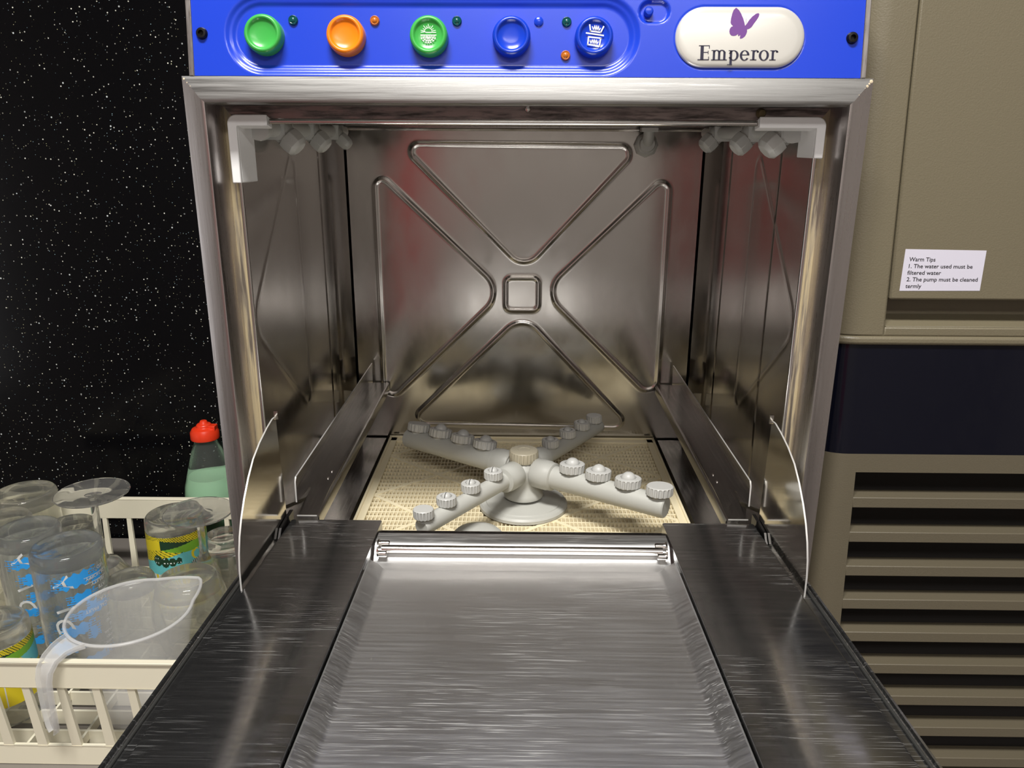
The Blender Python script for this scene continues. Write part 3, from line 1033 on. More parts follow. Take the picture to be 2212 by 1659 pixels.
# ------------------------------------------------------------------ filter tray
FT = thing('filter_tray', 'cream perforated filter tray lying on the chamber floor', 'filter tray', (0, 0.18, 0.237))
x0, x1, y0, y1 = -0.1560, 0.1560, 0.0200, 0.3425
zt = 0.2600
rim = MB()
bw = 0.0095
for (a, b_, c_, d_) in ((x0, x1, y0, y0 + bw), (x0, x1, y1 - 0.012, y1), (x0, x0 + bw, y0, y1), (x1 - bw, x1, y0, y1)):
    rim.box(a, b_, c_, d_, 0.2372, zt + 0.0014)
lip = 0.0025
for (a, b_, c_, d_) in ((x0, x1, y1 - lip, y1), (x0, x0 + lip, y0, y1), (x1 - lip, x1, y0, y1)):
    rim.box(a, b_, c_, d_, zt + 0.001, zt + 0.0030)
rim.build('tray_rim', 'cream', FT, bevel=0.0008)
mesh_ = MB()
pit, pity = 0.0037, 0.0093
n1 = int((x1 - x0) / pit); n2 = int((y1 - y0) / pity)
for i in range(1, n1):
    x = x0 + pit * i + 0.001
    mesh_.box(x - 0.00048, x + 0.00048, y0 + bw - 0.001, y1 - 0.011, 0.2535, zt - 0.0006)
for j in range(1, n2):
    y = y0 + pity * j
    mesh_.box(x0 + bw - 0.001, x1 - bw + 0.001, y - 0.0011, y + 0.0011, 0.2535, zt - 0.0005)
mesh_.build('mesh_panel', 'cream', FT, recalc=False)
rb = MB()
aa, bb = 0.0590, 0.0510
xi0, xi1, yi0, yi1 = x0 + bw - 0.001, x1 - bw + 0.001, y0 + bw - 0.001, y1 - 0.011
for sg in (-1, 1):
    for k in range(-12, 13):
        # line  (x - 0.0295)/aa + sg*(y - 0.186)/bb = k
        pts = []
        for xq in (xi0, xi1):
            yq = 0.186 + sg * bb * (k - (xq - 0.0295) / aa)
            if yi0 <= yq <= yi1:
                pts.append((xq, yq))
        for yq in (yi0, yi1):
            xq = 0.0295 + aa * (k - sg * (yq - 0.186) / bb)
            if xi0 < xq < xi1:
                pts.append((xq, yq))
        if len(pts) < 2 or hypot(pts[0][0] - pts[1][0], pts[0][1] - pts[1][1]) < 0.02:
            continue
        if (k % 2) == 0:
            continue
        a, b_ = Vector((*pts[0], 0)), Vector((*pts[1], 0))
        d_ = (b_ - a).normalized(); q = Vector((-d_.y, d_.x, 0)) * 0.0020
        rb.prism([(v.x, v.y) for v in (a - q, b_ - q, b_ + q, a + q)], lambda u, v, w: (u, v, w), 0.2535, zt + 0.0001 + 0.00005 * sg)
rb.build('tray_rib', 'cream', FT, recalc=False)
MB().box(x0 + 0.004, x1 - 0.004, y0 + 0.004, y1 - 0.004, 0.2400, 0.2412).build('sump_plate', 'sump', FT)  # mottled brown plate under the mesh
# round strainer knob at the front of the tray
ST = MB().lathe([(0, 0.0135), (0.012, 0.0130), (0.0195, 0.0105), (0.0225, 0.0075), (0.0235, 0.004), (0.0235, 0.0), (0, 0)], (-0.0385, 0.0890, 0.2605), n=40)
ST.build('strainer_knob', 'grey_plastic', FT)

# ------------------------------------------------------------------ spray rotor
RX, RY = 0.0018, 0.1650
RO = thing('spray_rotor', 'grey plastic four-armed spray rotor standing on the cream filter tray', 'spray arm', (RX, RY, 0.2606))
hubp = [(0, 0.2607), (0.0425, 0.2607), (0.0425, 0.2636), (0.0408, 0.2655), (0.0366, 0.2661), (0.0360, 0.2670), (0.0200, 0.2688)]
MB().lathe(hubp + [(0, 0.2690)], (RX, RY, 0), n=56).build('base_disc', 'grey_plastic', RO)
MB().lathe([(0.0, 0.2688), (0.0125, 0.2688), (0.0125, 0.2718)], (RX, RY, 0), n=32).build('pivot', 'slot', RO)
MB().lathe([(0.0, 0.2718), (0.0188, 0.2718), (0.0192, 0.2732), (0.0180, 0.2765), (0.0152, 0.2820), (0.0142, 0.2865), (0.0152, 0.2900), (0.0165, 0.2930), (0.0172, 0.3010), (0.0165, 0.3035), (0.0125, 0.3065), (0.0110, 0.3090), (0, 0.3090)],
           (RX, RY, 0), n=48).build('hub', 'grey_plastic', RO)


def knurl(n_, depth):
    return lambda i, h, r: 1.0 if i % 2 else 1.0 - depth


kc = MB().lathe([(0, 0.3078), (0.0132, 0.3078), (0.0139, 0.3085), (0.0139, 0.3165), (0.0134, 0.3174)], (RX, RY, 0), n=96, rf=lambda i, h, r: 1.0 if (i // 2) % 2 else (0.95 if 0.308 < h < 0.317 else 1))
kc.lathe([(0.0134, 0.3174), (0.0128, 0.3181), (0.0060, 0.3186), (0.0052, 0.3180), (0, 0.3180)], (RX, RY, 0), n=96)
lab(kc.build('hub_cap', 'cream_cap', RO, angle=30), 'ribbed cream hub cap')

ARM_Z = 0.2985


def spray_arm(ang, length, r, cap_r, cap_h, dists, socket, dome_r, up_tilt, kinds):
    a = radians(ang)
    d = Vector((cos(a), sin(a), 0))
    side = Vector((-d.y, d.x, 0))
    c0 = Vector((RX, RY, ARM_Z))
    t = MB()
    # tube tapering to the tip, with a closed cut end
    ps = [(0.012, r * 1.02), (0.045, r * 1.0), (length * 0.7, r * 0.96), (length - 0.004, r * 0.93), (length - 0.001, r * 0.90), (length, r * 0.80)]
    t.tube([c0 + d * q for q, _ in ps], [k for _, k in ps], 28)
    # socket collar clamped round the root
    s0 = [(0.0135, socket * 0.97), (0.0150, socket * 1.05), (0.0280, socket * 1.05), (0.0300, socket * 1.0), (0.0335, socket * 0.98), (0.0345, r * 1.04)]
    t.tube([c0 + d * q for q, _ in s0], [k for _, k in s0], 28)
    # small bosses on the flank
    to = t.build('spray_tube', 'grey_plastic', RO, angle=40)
    ax = (Vector((0, 0, 1)) + side * up_tilt).normalized()
    for q, kd in zip(dists, kinds):
        b0 = c0 + d * q + ax * (r * 0.80)
        m_ = MB()
        nn_ = 72
        m_.lathe([(cap_r * 0.62, -r * 0.3), (cap_r * 0.66, 0.0012), (cap_r * 0.94, 0.0014)], b0, ax, nn_)
        m_.lathe([(cap_r * 0.94, 0.0014), (cap_r, 0.0022), (cap_r, cap_h), (cap_r * 0.97, cap_h + 0.0006)], b0, ax, nn_,
                 rf=lambda i, h, r_: 1.0 if (i // 2) % 2 else (0.93 if 0.002 < h <= cap_h + 1e-6 else 1))
        if kd == 'blank':
            m_.lathe([(cap_r * 0.97, cap_h + 0.0006), (cap_r * 0.90, cap_h + 0.0012), (0, cap_h + 0.0014)], b0, ax, nn_)
        else:
            m_.lathe([(cap_r * 0.97, cap_h + 0.0006), (cap_r * 0.88, cap_h + 0.0012), (dome_r * 1.12, cap_h + 0.0012), (dome_r * 1.10, cap_h + 0.0003), (dome_r * 1.0, cap_h + 0.0003)], b0, ax, nn_)
        co = m_.build('nozzle_cap', 'grey_cap', to, angle=30)
        if kd != 'blank':
            dm = MB()
            b1 = b0 + ax * (cap_h + 0.0002)
            hd = dome_r * 0.92
            sl = (side * 0.35 + d * 0.94).normalized() if kd == 'slot' else None
            if kd == 'slot':
                # domed jet split by a narrow fan slot
                gap = dome_r * 0.09
                w_ = ax.cross(sl).normalized()
                for sg in (-1, 1):
                    vs, fs = [], []
                    nu, nv = 14, 8
                    for iu in range(nu + 1):
                        th = pi * iu / nu
                        for iv in range(nv + 1):
                            ph = (pi / 2) * iv / nv
                            v_ = sl * (cos(th) * dome_r * cos(ph)) + w_ * (sg * (gap + sin(th) * (dome_r - gap) * cos(ph))) + ax * (hd * sin(ph))
                            vs.append(b1 + v_)
                    for iu in range(nu):
                        for iv in range(nv):
                            p0 = iu * (nv + 1) + iv
                            fs.append((p0, p0 + 1, p0 + nv + 2, p0 + nv + 1))
                    # flat slot cheek
                    edge = [iv for iv in range(nv + 1)] + [nu * (nv + 1) + iv for iv in range(nv, -1, -1)]
                    fs.append(tuple(edge))
                    dm.add(vs, fs, 0)
                c2 = b1 + ax * 0.0002
                dm.lathe([(0, 0.0), (dome_r * 0.95, 0.0)], c2, ax, 20, mi=1)
                dm.build('jet', ['grey_cap', 'slot'], to, angle=50)
            else:
                dm.lathe([(dome_r * cos(t_), hd * sin(t_)) for t_ in np.linspace(0, pi / 2 - 0.25, 8)] + [(dome_r * 0.2, hd * 0.93), (0, hd * 0.93)], b1, ax, 28)
                dm.build('jet', 'grey_cap', to, angle=50)
    return to


spray_arm(-33.2, 0.146, 0.0108, 0.0117, 0.0083, (0.0520, 0.0790, 0.1085, 0.1385), 0.0134, 0.0064, 0.10, ('slot', 'dome', 'slot', 'blank'))
spray_arm(146.8, 0.146, 0.0108, 0.0117, 0.0083, (0.0480, 0.0755, 0.1040, 0.1330), 0.0134, 0.0064, -0.25, ('slot', 'dome', 'dome', 'blank'))
spray_arm(-124.5, 0.147, 0.0080, 0.0086, 0.0078, (0.0480, 0.0810, 0.1140, 0.1470 - 0.004), 0.0120, 0.0044, -0.05, ('slot', 'slot', 'slot', 'blank'))
spray_arm(55.5, 0.147, 0.0080, 0.0086, 0.0078, (0.0480, 0.0810, 0.1100, 0.1360), 0.0120, 0.0044, 0.05, ('dome', 'dome', 'dome', 'blank'))

# ------------------------------------------------------------------ ice maker on the right
IA = radians(5.2)
IO = Vector((0, 0.03, 0.45))
IU = Vector((0, sin(IA), cos(IA)))
IN = Vector((0, -cos(IA), sin(IA)))


def IP(x, z, off=0.0):
    """point on the leaning front: x, world height z, outward"""
    v = (z - 0.45) / cos(IA)
    return IO + Vector((x, 0, 0)) + IU * v + IN * off


IM = thing('ice_maker', 'brown plastic countertop ice maker with dark window and louvred front', 'ice maker', (0.45, 0.22, 0.03))
XL, XR = 0.2222, 0.620


def shell_outline(r, off=0.0, depth=0.36):
    """plan section: rounded front corners; u = x, w = outward"""
    p = [(XL - off, -depth), (XL - off, -r)]
    p += [(XL + r - (r + off) * cos(t), -r + (r + off) * sin(t)) for t in np.linspace(0, pi / 2, 9)][1:]
    p += [(XR - r + (r + off) * sin(t), -r + (r + off) * cos(t)) for t in np.linspace(0, pi / 2, 9)]
    p += [(XR + off, -depth)]
    return p


def shell(mb, z0, z1, r, off=0.0, mi=0, caps=True):
    pl = shell_outline(r, off)
    n = len(pl)
    vs = [IP(u, z0, w) for u, w in pl] + [IP(u, z1, w) for u, w in pl]
    fs = [(i, (i + 1) % n, n + (i + 1) % n, n + i) for i in range(n)]
    if caps:
        fs += [tuple(range(n))[::-1], tuple(range(n, 2 * n))]
    mb.add(vs, fs, mi)


# upper shell with a finger recess below the lid
LX = 0.2630
up_ = MB()
pl = shell_outline(0.024)
# left cheek (wraps the corner), top margin is out of view above the lid
left = [q for q in pl if q[0] < LX]
left = left + [(LX - 0.0006, 0.0), (LX - 0.0006, -0.36)]
n = len(left)
vs = [IP(u, 0.4640, w) for u, w in left] + [IP(u, 0.800, w) for u, w in left]
up_.add(vs, [(i, (i + 1) % n, n + (i + 1) % n, n + i) for i in range(n)] + [tuple(range(n))[::-1], tuple(range(n, 2 * n))])
# sill below the recess, recess back and the body behind the lid
for z0_, z1_, w0, w1 in ((0.4640, 0.4706, -0.36, 0.0), (0.4706, 0.800, -0.36, -0.020)):
    up_.prism([(LX - 0.0006, w0), (XR, w0), (XR, w1), (LX - 0.0006, w1)], lambda u, v, w: tuple(IP(u, w, v)), z0_, z1_)
# sloping finger ledge
up_.prism([(0.4706, -0.0005), (0.4785, -0.020), (0.4700, -0.020)], lambda u, v, w: tuple(IP(w, u, v)), LX, XR)
up_.build('upper_body', 'ice', IM, bevel=0.0012)
ld = MB()
ld.prism([(LX + 0.0004, 0.4906), (XR - 0.004, 0.4906), (XR - 0.004, 0.798), (LX + 0.0004, 0.798)], lambda u, v, w: tuple(IP(u, v, w)), -0.016, 0.0006)
LD = ld.build('front_lid', 'ice', IM, bevel=0.0014)
rg = MB()
sec = []
shell(rg, 0.4575, 0.4640, 0.024, 0.0016)
rg.build('body_ridge', 'ice', IM, bevel=0.0022, seg=3)
wn = MB()
shell(wn, 0.3745, 0.4574, 0.024, -0.0012)
lab(wn.build('smoked_window', 'window', IM), 'glossy dark smoked window band')
# lower shell with louvres
lo = MB()
SX = 0.2522
# solid cheek left of the slots
pl = shell_outline(0.024)
left = [q for q in pl if q[0] < SX] + [(SX, 0.0), (SX, -0.36)]
n = len(left)
vs = [IP(u, 0.072, w) for u, w in left] + [IP(u, 0.3744, w) for u, w in left]
lo.add(vs, [(i, (i + 1) % n, n + (i + 1) % n, n + i) for i in range(n)] + [tuple(range(n))[::-1], tuple(range(n, 2 * n))])
lo.prism([(SX, -0.36), (XR, -0.36), (XR, 0.0), (SX, 0.0)], lambda u, v, w: tuple(IP(u, w, v)), 0.3604, 0.3744)
lo.prism([(XR - 0.03, -0.36), (XR, -0.36), (XR, 0.0), (XR - 0.03, 0.0)], lambda u, v, w: tuple(IP(u, w, v)), 0.072, 0.3604)
lo.prism([(SX, -0.36), (XR, -0.36), (XR, 0.0), (SX, 0.0)], lambda u, v, w: tuple(IP(u, w, v)), 0.070, 0.082)
lo.build('lower_body', 'louvre', IM)
lv = MB()
pitch = 0.02795
for k in range(9):
    zt_ = 0.3406 - pitch * k
    zb_ = zt_ - 0.0085
    # blade: upright face with a top that slopes back and down into the grille
    lv.prism([(zb_, 0.0), (zt_ - 0.0003, 0.0), (zt_ + 0.0013, -0.0140), (zb_ + 0.002, -0.0150)], lambda u, v, w: tuple(IP(w, u, v)), SX, XR - 0.03)
lv.build('louvre_grille', 'louvre', IM, bevel=0.0005)
MB().prism([(SX, -0.050), (XR - 0.03, -0.050), (XR - 0.03, -0.047), (SX, -0.047)], lambda u, v, w: tuple(IP(u, w, v)), 0.082, 0.3604).build('dark_interior_sheet', 'ice_dark', IM)  # near-black sheet standing in for the shade behind the louvres
for x in (0.26, 0.58):
    for w in (-0.05, -0.32):
        q = IP(x, 0.072, w)
        MB().lathe([(0, 0.0302), (0.014, 0.0302), (0.012, q.z + 0.002), (0, q.z + 0.002)], (q.x, q.y, 0)).build('foot', 'black', IM)
# notice stuck on the lid
stk = MB()
c4 = [(0.2699, 0.4969), (0.3272, 0.4973), (0.3284, 0.5257), (0.2711, 0.5264)]
stk.prism(c4, lambda u, v, w: tuple(IP(u, v, w)), 0.0006, 0.0008)
SK = stk.build('notice_sticker', 'sticker', IM)
lab(SK, 'pale lilac notice sticker with black text')
tx = MB()


def kx(cx_, cy_):
    """sticker drawing units (zoom 8.296 at 1920, 520) -> x, z on the lid"""
    # bilinear on the four corners
    A = np.array([[180, 893], [1618, 893], [1750, 155], [275, 155]], float)
    s_ = (893 - cy_) / (893 - 155)
    xl = A[0, 0] + (A[3, 0] - A[0, 0]) * s_; xr = A[1, 0] + (A[2, 0] - A[1, 0]) * s_
    r_ = (cx_ - xl) / (xr - xl)
    lo_ = np.array(c4[0]) * (1 - r_) + np.array(c4[1]) * r_
    hi_ = np.array(c4[3]) * (1 - r_) + np.array(c4[2]) * r_
    return lo_ * (1 - s_) + hi_ * s_


for body, xa_, xb_, yb_ in (('Warm Tips', 350, 820, 366), ('1. The water used must be', 335, 1492, 486), ('filtered water', 315, 926, 604),
                            ('2. The pump must be cleaned', 300, 1588, 722), ('termly', 287, 572, 842)):
    vs, fs = text_shape(body, 100, 0.12)
    w_ = max(v[0] for v in vs) - min(v[0] for v in vs); m0 = min(v[0] for v in vs)
    k = (xb_ - xa_) / w_
    tx.add([tuple(IP(*kx(xa_ + (v[0] - m0) * k, yb_ - v[1] * 1.02), 0.00088)) for v in vs], fs)
lab(tx.build('sticker_text', 'ink_black', SK, recalc=False), 'black italic printed lines')

# ------------------------------------------------------------------ glass basket
BX0, BX1, BY0, BY1 = -0.700, -0.238, 0.0655, 0.4020
BZ0, BZ1 = 0.0305, 0.150
BK = thing('glass_basket', 'cream plastic basket of washed glasses left of the glasswasher', 'basket', ((BX0 + BX1) / 2, (BY0 + BY1) / 2, BZ0))


def ring_band(mb, x0, x1, y0, y1, z0, z1, t, flare=0.0):
    f = flare
    for (a, b_, nrm) in (((x0, y0), (x1, y0), (0, 1)), ((x1, y0), (x1, y1), (-1, 0)), ((x1, y1), (x0, y1), (0, -1)), ((x0, y1), (x0, y0), (1, 0))):
        a2 = (a[0] + nrm[0] * t, a[1] + nrm[1] * t); b2 = (b_[0] + nrm[0] * t, b_[1] + nrm[1] * t)
        mb.add([(*a, z0), (*b_, z0), (*b2, z0), (*a2, z0), (*a, z1), (*b_, z1), (*b2, z1), (*a2, z1)],
               [(3, 2, 1, 0), (4, 5, 6, 7), (0, 1, 5, 4), (1, 2, 6, 5), (2, 3, 7, 6), (3, 0, 4, 7)])


b_ = MB()
ring_band(b_, BX0, BX1, BY0, BY1, 0.1215, BZ1, 0.0042)
ring_band(b_, BX0 - 0.0018, BX1 + 0.0018, BY0 - 0.0018, BY1 + 0.0018, BZ1 - 0.0022, BZ1 + 0.0004, 0.0062)
b_.build('basket_rim', 'basket', BK, bevel=0.0008)
b_ = MB()
ins = 0.006
ring_band(b_, BX0 + ins, BX1 - ins, BY0 + ins, BY1 - ins, BZ0, 0.0525, 0.0035)
b_.build('lower_band', 'basket', BK, bevel=0.0006)
b_ = MB()


def slat(p0, p1, w, t, horiz):
    """tapered slat from the rim down to the lower band"""
    vs = []
    for (x, y, z), k in ((p0, 1.0), (p1, 1.35)):
        if horiz:
            vs += [(x - w * k / 2, y, z), (x + w * k / 2, y, z), (x + w * k / 2, y + t, z), (x - w * k / 2, y + t, z)]
        else:
            vs += [(x, y - w * k / 2, z), (x + t, y - w * k / 2, z), (x + t, y + w * k / 2, z), (x, y + w * k / 2, z)]
    b_.add(vs, [(3, 2, 1, 0), (4, 5, 6, 7), (0, 1, 5, 4), (1, 2, 6, 5), (2, 3, 7, 6), (3, 0, 4, 7)])


x = BX0 + 0.024
while x < BX1 - 0.01:
    slat((x, BY0 + 0.0004, 0.1225), (x + 0.0015, BY0 + ins, 0.050), 0.0068, 0.0036, True)
    slat((x, BY1 - 0.0040, 0.1225), (x + 0.0015, BY1 - ins - 0.0036, 0.050), 0.0058, 0.0036, True)
    x += 0.0322
y = BY0 + 0.026
while y < BY1 - 0.01:
    slat((BX0 + 0.0004, y, 0.1225), (BX0 + ins, y, 0.050), 0.0068, 0.0036, False)
    slat((BX1 - 0.0040, y, 0.1225), (BX1 - ins - 0.0036, y, 0.050), 0.0068, 0.0036, False)
    y += 0.0322
b_.build('side_slats', 'basket', BK, recalc=True)
b_ = MB()
y = BY0 + 0.030
while y < BY1 - 0.012:
    b_.box(BX0 + ins + 0.002, BX1 - ins - 0.002, y - 0.0013, y + 0.0013, 0.0335, 0.0490)
    y += 0.0275
x = BX0 + 0.040
while x < BX1 - 0.012:
    b_.box(x - 0.0012, x + 0.0012, BY0 + ins + 0.002, BY1 - ins - 0.002, 0.0400, 0.0494)
    x += 0.0480
b_.build('basket_grid', 'basket', BK)

# ------------------------------------------------------------------ glasses, all upside down in the basket
GZ = 0.0500        # top of the basket grid


def tumbler_profile(zt, rt, rb, tb=0.012, wall=0.0022, punt=0.0025, rimr=0.82, belly=None):
    """closed (r, z) outline of an upturned glass: base up at zt, mouth down at GZ"""
    H = zt - GZ
    f = lambda k: rt + (rb - rt) * k + (belly(k) if belly else 0.0)
    outer = [(f(k), zt - H * k) for k in (1.0, 0.85, 0.7, 0.55, 0.42, 0.3, 0.2, 0.12, 0.07)]
    top = [(rt * 0.99, zt - 0.0035), (rt * 0.94, zt - 0.0008), (rt * 0.88, zt), (rt * rimr, zt - 0.0006), (rt * (rimr - 0.1), zt - punt * 0.8), (rt * 0.3, zt - punt), (0.0, zt - punt)]
    inner = [(0.0, zt - tb), (f(0.12) * 0.6, zt - tb), (f(0.14) - wall * 1.5, zt - tb - 0.003)]
    zi_ = zt - tb - 0.003
    for k in (0.3, 0.42, 0.55, 0.7, 0.85, 0.995):
        z_ = zt - H * k
        if z_ < zi_ - 0.004:
            inner.append((f(k) - wall, z_))
    return outer + top, inner


def glass_body(mb, prof, c, n=48):
    outer, inner = prof
    mb.lathe(outer + inner, (c[0], c[1], 0), n=n, closed=True)


def wrap(fr, c, pt, ang0, shape, zsign=1):
    """2-D shape (u = arc length, z) wrapped on a glass of radius fr(z)"""
    vs, fs = shape
    out = []
    for u, z in vs:
        r = fr(z) + pt
        t = ang0 + u / fr(z)
        out.append((c[0] + r * cos(t), c[1] + r * sin(t), z))
    return out, fs


def poly_grid(test, u0, u1, z0, z1, nu, nz):
    """cells of a u-z grid kept where test(u, z) is true"""
    us = np.linspace(u0, u1, nu + 1); zs = np.linspace(z0, z1, nz + 1)
    vs = [(u, z) for u in us for z in zs]
    fs = []
    for i in range(nu):
        for j in range(nz):
            if test((us[i] + us[i + 1]) / 2, (zs[j] + zs[j + 1]) / 2):
                p = i * (nz + 1) + j
                fs.append((p, p + nz + 1, p + nz + 2, p + 1))
    return vs, fs


CAMXY = (-0.002, -0.53)


def facing(c):
    return math.atan2(CAMXY[1] - c[1], CAMXY[0] - c[0])


G_ = 'upturned glasses in the basket'


def plain_glass(c, zt, rt, rb, label, mk='glass', **kw):
    m_ = MB()
    glass_body(m_, tumbler_profile(zt, rt, rb, **kw), c)
    o = m_.build('drinking_glass', mk, None, loc=(c[0], c[1], GZ))
    tag(o, label, 'glass', G_)
    return o


plain_glass((-0.6180, 0.3560), 0.180, 0.0365, 0.0375, 'clear thick-based glass, rearmost at the left beside the wall', 'glass_g', tb=0.016)
plain_glass((-0.6010, 0.2860), 0.180, 0.0305, 0.0320, 'clear glass at the far left between the rearmost and the blue-print glasses', 'glass_g', tb=0.014)
plain_glass((-0.5290, 0.2950), 0.168, 0.0280, 0.031, 'clear glass just behind the lettered blue-print glass', 'glass_g', tb=0.014)
plain_glass((-0.4190, 0.2090), 0.150, 0.0245, 0.030, 'small clear glass directly behind the plastic jug', 'glass_g', tb=0.012)
tul = lambda k: 0.011 * sin(pi * min(1, k * 1.05)) ** 1.0 * (k ** 0.6)
plain_glass((-0.3650, 0.2250), 0.142, 0.0318, 0.030, 'clear tulip glass behind the jug spout, flaring below its base', 'glass_g', tb=0.014, belly=lambda k: 0.010 * sin(pi * min(1.0, k)))
plain_glass((-0.3690, 0.3440), 0.130, 0.0235, 0.027, 'clear tumbler beside the washer frame, behind the right stemmed glass', 'glass', tb=0.020)


def stem_glass(c, zt, rf, bowl_r, z_bowl, label, mouth):
    m_ = MB()
    outer = [(mouth, GZ), (bowl_r * 0.97, GZ + 0.018), (bowl_r, GZ + (z_bowl - GZ) * 0.45), (bowl_r * 0.86, GZ + (z_bowl - GZ) * 0.75), (bowl_r * 0.5, z_bowl - 0.004), (0.0070, z_bowl),
             (0.0048, z_bowl + 0.006), (0.0040, z_bowl + 0.016), (0.0040, zt - 0.018), (0.0055, zt - 0.010), (0.0110, zt - 0.0068), (rf * 0.6, zt - 0.0040), (rf * 0.98, zt - 0.0022), (rf, zt - 0.0010), (rf * 0.98, zt),
             (rf * 0.75, zt - 0.0006), (rf * 0.4, zt - 0.0022), (0.0080, zt - 0.0045), (0.0, zt - 0.0045)]
    w = 0.0013
    inner = [(0.0, z_bowl - 0.007), (bowl_r * 0.5 - w, z_bowl - 0.009), (bowl_r * 0.86 - w, GZ + (z_bowl - GZ) * 0.73), (bowl_r - w, GZ + (z_bowl - GZ) * 0.45), (bowl_r * 0.97 - w, GZ + 0.018), (mouth - w, GZ + 0.0003)]
    m_.lathe(outer + inner, (c[0], c[1], 0), n=56, closed=True)
    o = m_.build('stemmed_glass', 'glass', None, loc=(c[0], c[1], GZ))
    tag(o, label, 'wine glass', G_)
    return o


stem_glass((-0.4780, 0.2650), 0.2230, 0.0390, 0.0330, 0.140, 'tall stemmed glass upside down, foot highest at the rear left', 0.029)
stem_glass((-0.3710, 0.2860), 0.1900, 0.0390, 0.0185, 0.130, 'stemmed glass upside down, foot overlapping the coloured glass at right', 0.017)


# blue-brushed tall glasses with lettering
def beer_glass(c, zt, rt, rb, label, rot, lettered):
    t = thing('beer_glass', label, 'glass', (c[0], c[1], GZ), G_)
    m_ = MB()
    glass_body(m_, tumbler_profile(zt, rt, rb, tb=0.014, wall=0.0024, punt=0.003, rimr=0.80), c)
    go = m_.build('glass_body', 'glass_b', t)
    H = zt - GZ
    fr = lambda z: rt + (rb - rt) * (zt - z) / H
    a0 = facing(c)
    r_ = random.Random(rot)
    # ragged brush strokes, front of the glass
    blobs = []
    for k in range(6):
        blobs.append((r_.uniform(-0.020, 0.016), zt - 0.022 - k * 0.0195 - r_.uniform(0, 0.006), r_.uniform(0.013, 0.022), r_.uniform(0.0045, 0.0075)))
    blobs += [(r_.uniform(0.012, 0.03), zt - 0.03 - 0.03 * k, 0.006, 0.006) for k in range(3)]

    def test(u, z):
        for (bu, bz, bw_, bh_) in blobs:
            e = 0.25 * sin(z * 2300 + bu * 900) + 0.18 * sin(z * 5100 + 2.0) + 0.12 * sin(u * 1500)
            if abs(z - bz - 0.12 * (u - bu)) < bh_ * (1 + 0.2 * sin(u * 700)) and abs(u - bu) < bw_ * (0.85 + e):
                return True
        return False
    p = MB()
    sh = poly_grid(test, -0.042, 0.042, GZ + 0.008, zt - 0.014, 100, 170)
    p.add(*wrap(fr, c, 0.00025, a0, sh))
    p.build('blue_brush_print', 'print_blue', t, recalc=False)
    w = MB()
    # big capital letters running round the glass, upside down with it
    def put(body, size, u, z, ang, mi=0, pt=0.0004):
        vs, fs = text_shape(body, size)
        ca, sa = cos(ang), sin(ang)
        w.add(*wrap(fr, c, pt, a0, ([(u + (vx * ca - vy * sa), z + (vx * sa + vy * ca)) for vx, vy in vs], fs)))
    R180 = pi
    if lettered:
        for k, ch_ in enumerate('AID'):
            put(ch_, 0.024, 0.000 - 0.002 * k, zt - 0.034 - 0.024 * k, radians(-75 + 180))
        for k, s_ in enumerate(('LED', 'N HOPPY', 'FRUITY', 'ATE', 'FLOSS', 'T A', 'CAL FRUIT')):
            put(s_, 0.0052, 0.034 - 0.0005 * k, zt - 0.020 - 0.0072 * k, R180)
        for k, s_ in enumerate(('EW', 'ICED', 'AS', 'SES AN', 'LAND', 'LANTIC')):
            put(s_, 0.0040, 0.034, zt - 0.078 - 0.0060 * k, R180)
        ln = MB()
        for zz in (zt - 0.0275, zt - 0.0345, zt - 0.049):
            sh2 = ([(u, z) for u in np.linspace(0.010, 0.036, 9) for z in (zz, zz + 0.0006)], [(2 * i, 2 * i + 2, 2 * i + 3, 2 * i + 1) for i in range(8)])
            w.add(*wrap(fr, c, 0.0004, a0, sh2))
    else:
        for k, ch_ in enumerate('AID'):
            put(ch_, 0.022, -0.004, zt - 0.028 - 0.027 * k, radians(-70 + 180))
    w.build('white_lettering', 'print_frost', t, recalc=False)
    return t


beer_glass((-0.5300, 0.2230), 0.200, 0.0320, 0.0325, 'tall glass with blue brush print, left of the lettered one', 11, False)
beer_glass((-0.4690, 0.1890), 0.200, 0.0345, 0.0345, 'tall blue-brushed glass with white lettering, beside the jug', 5, True)


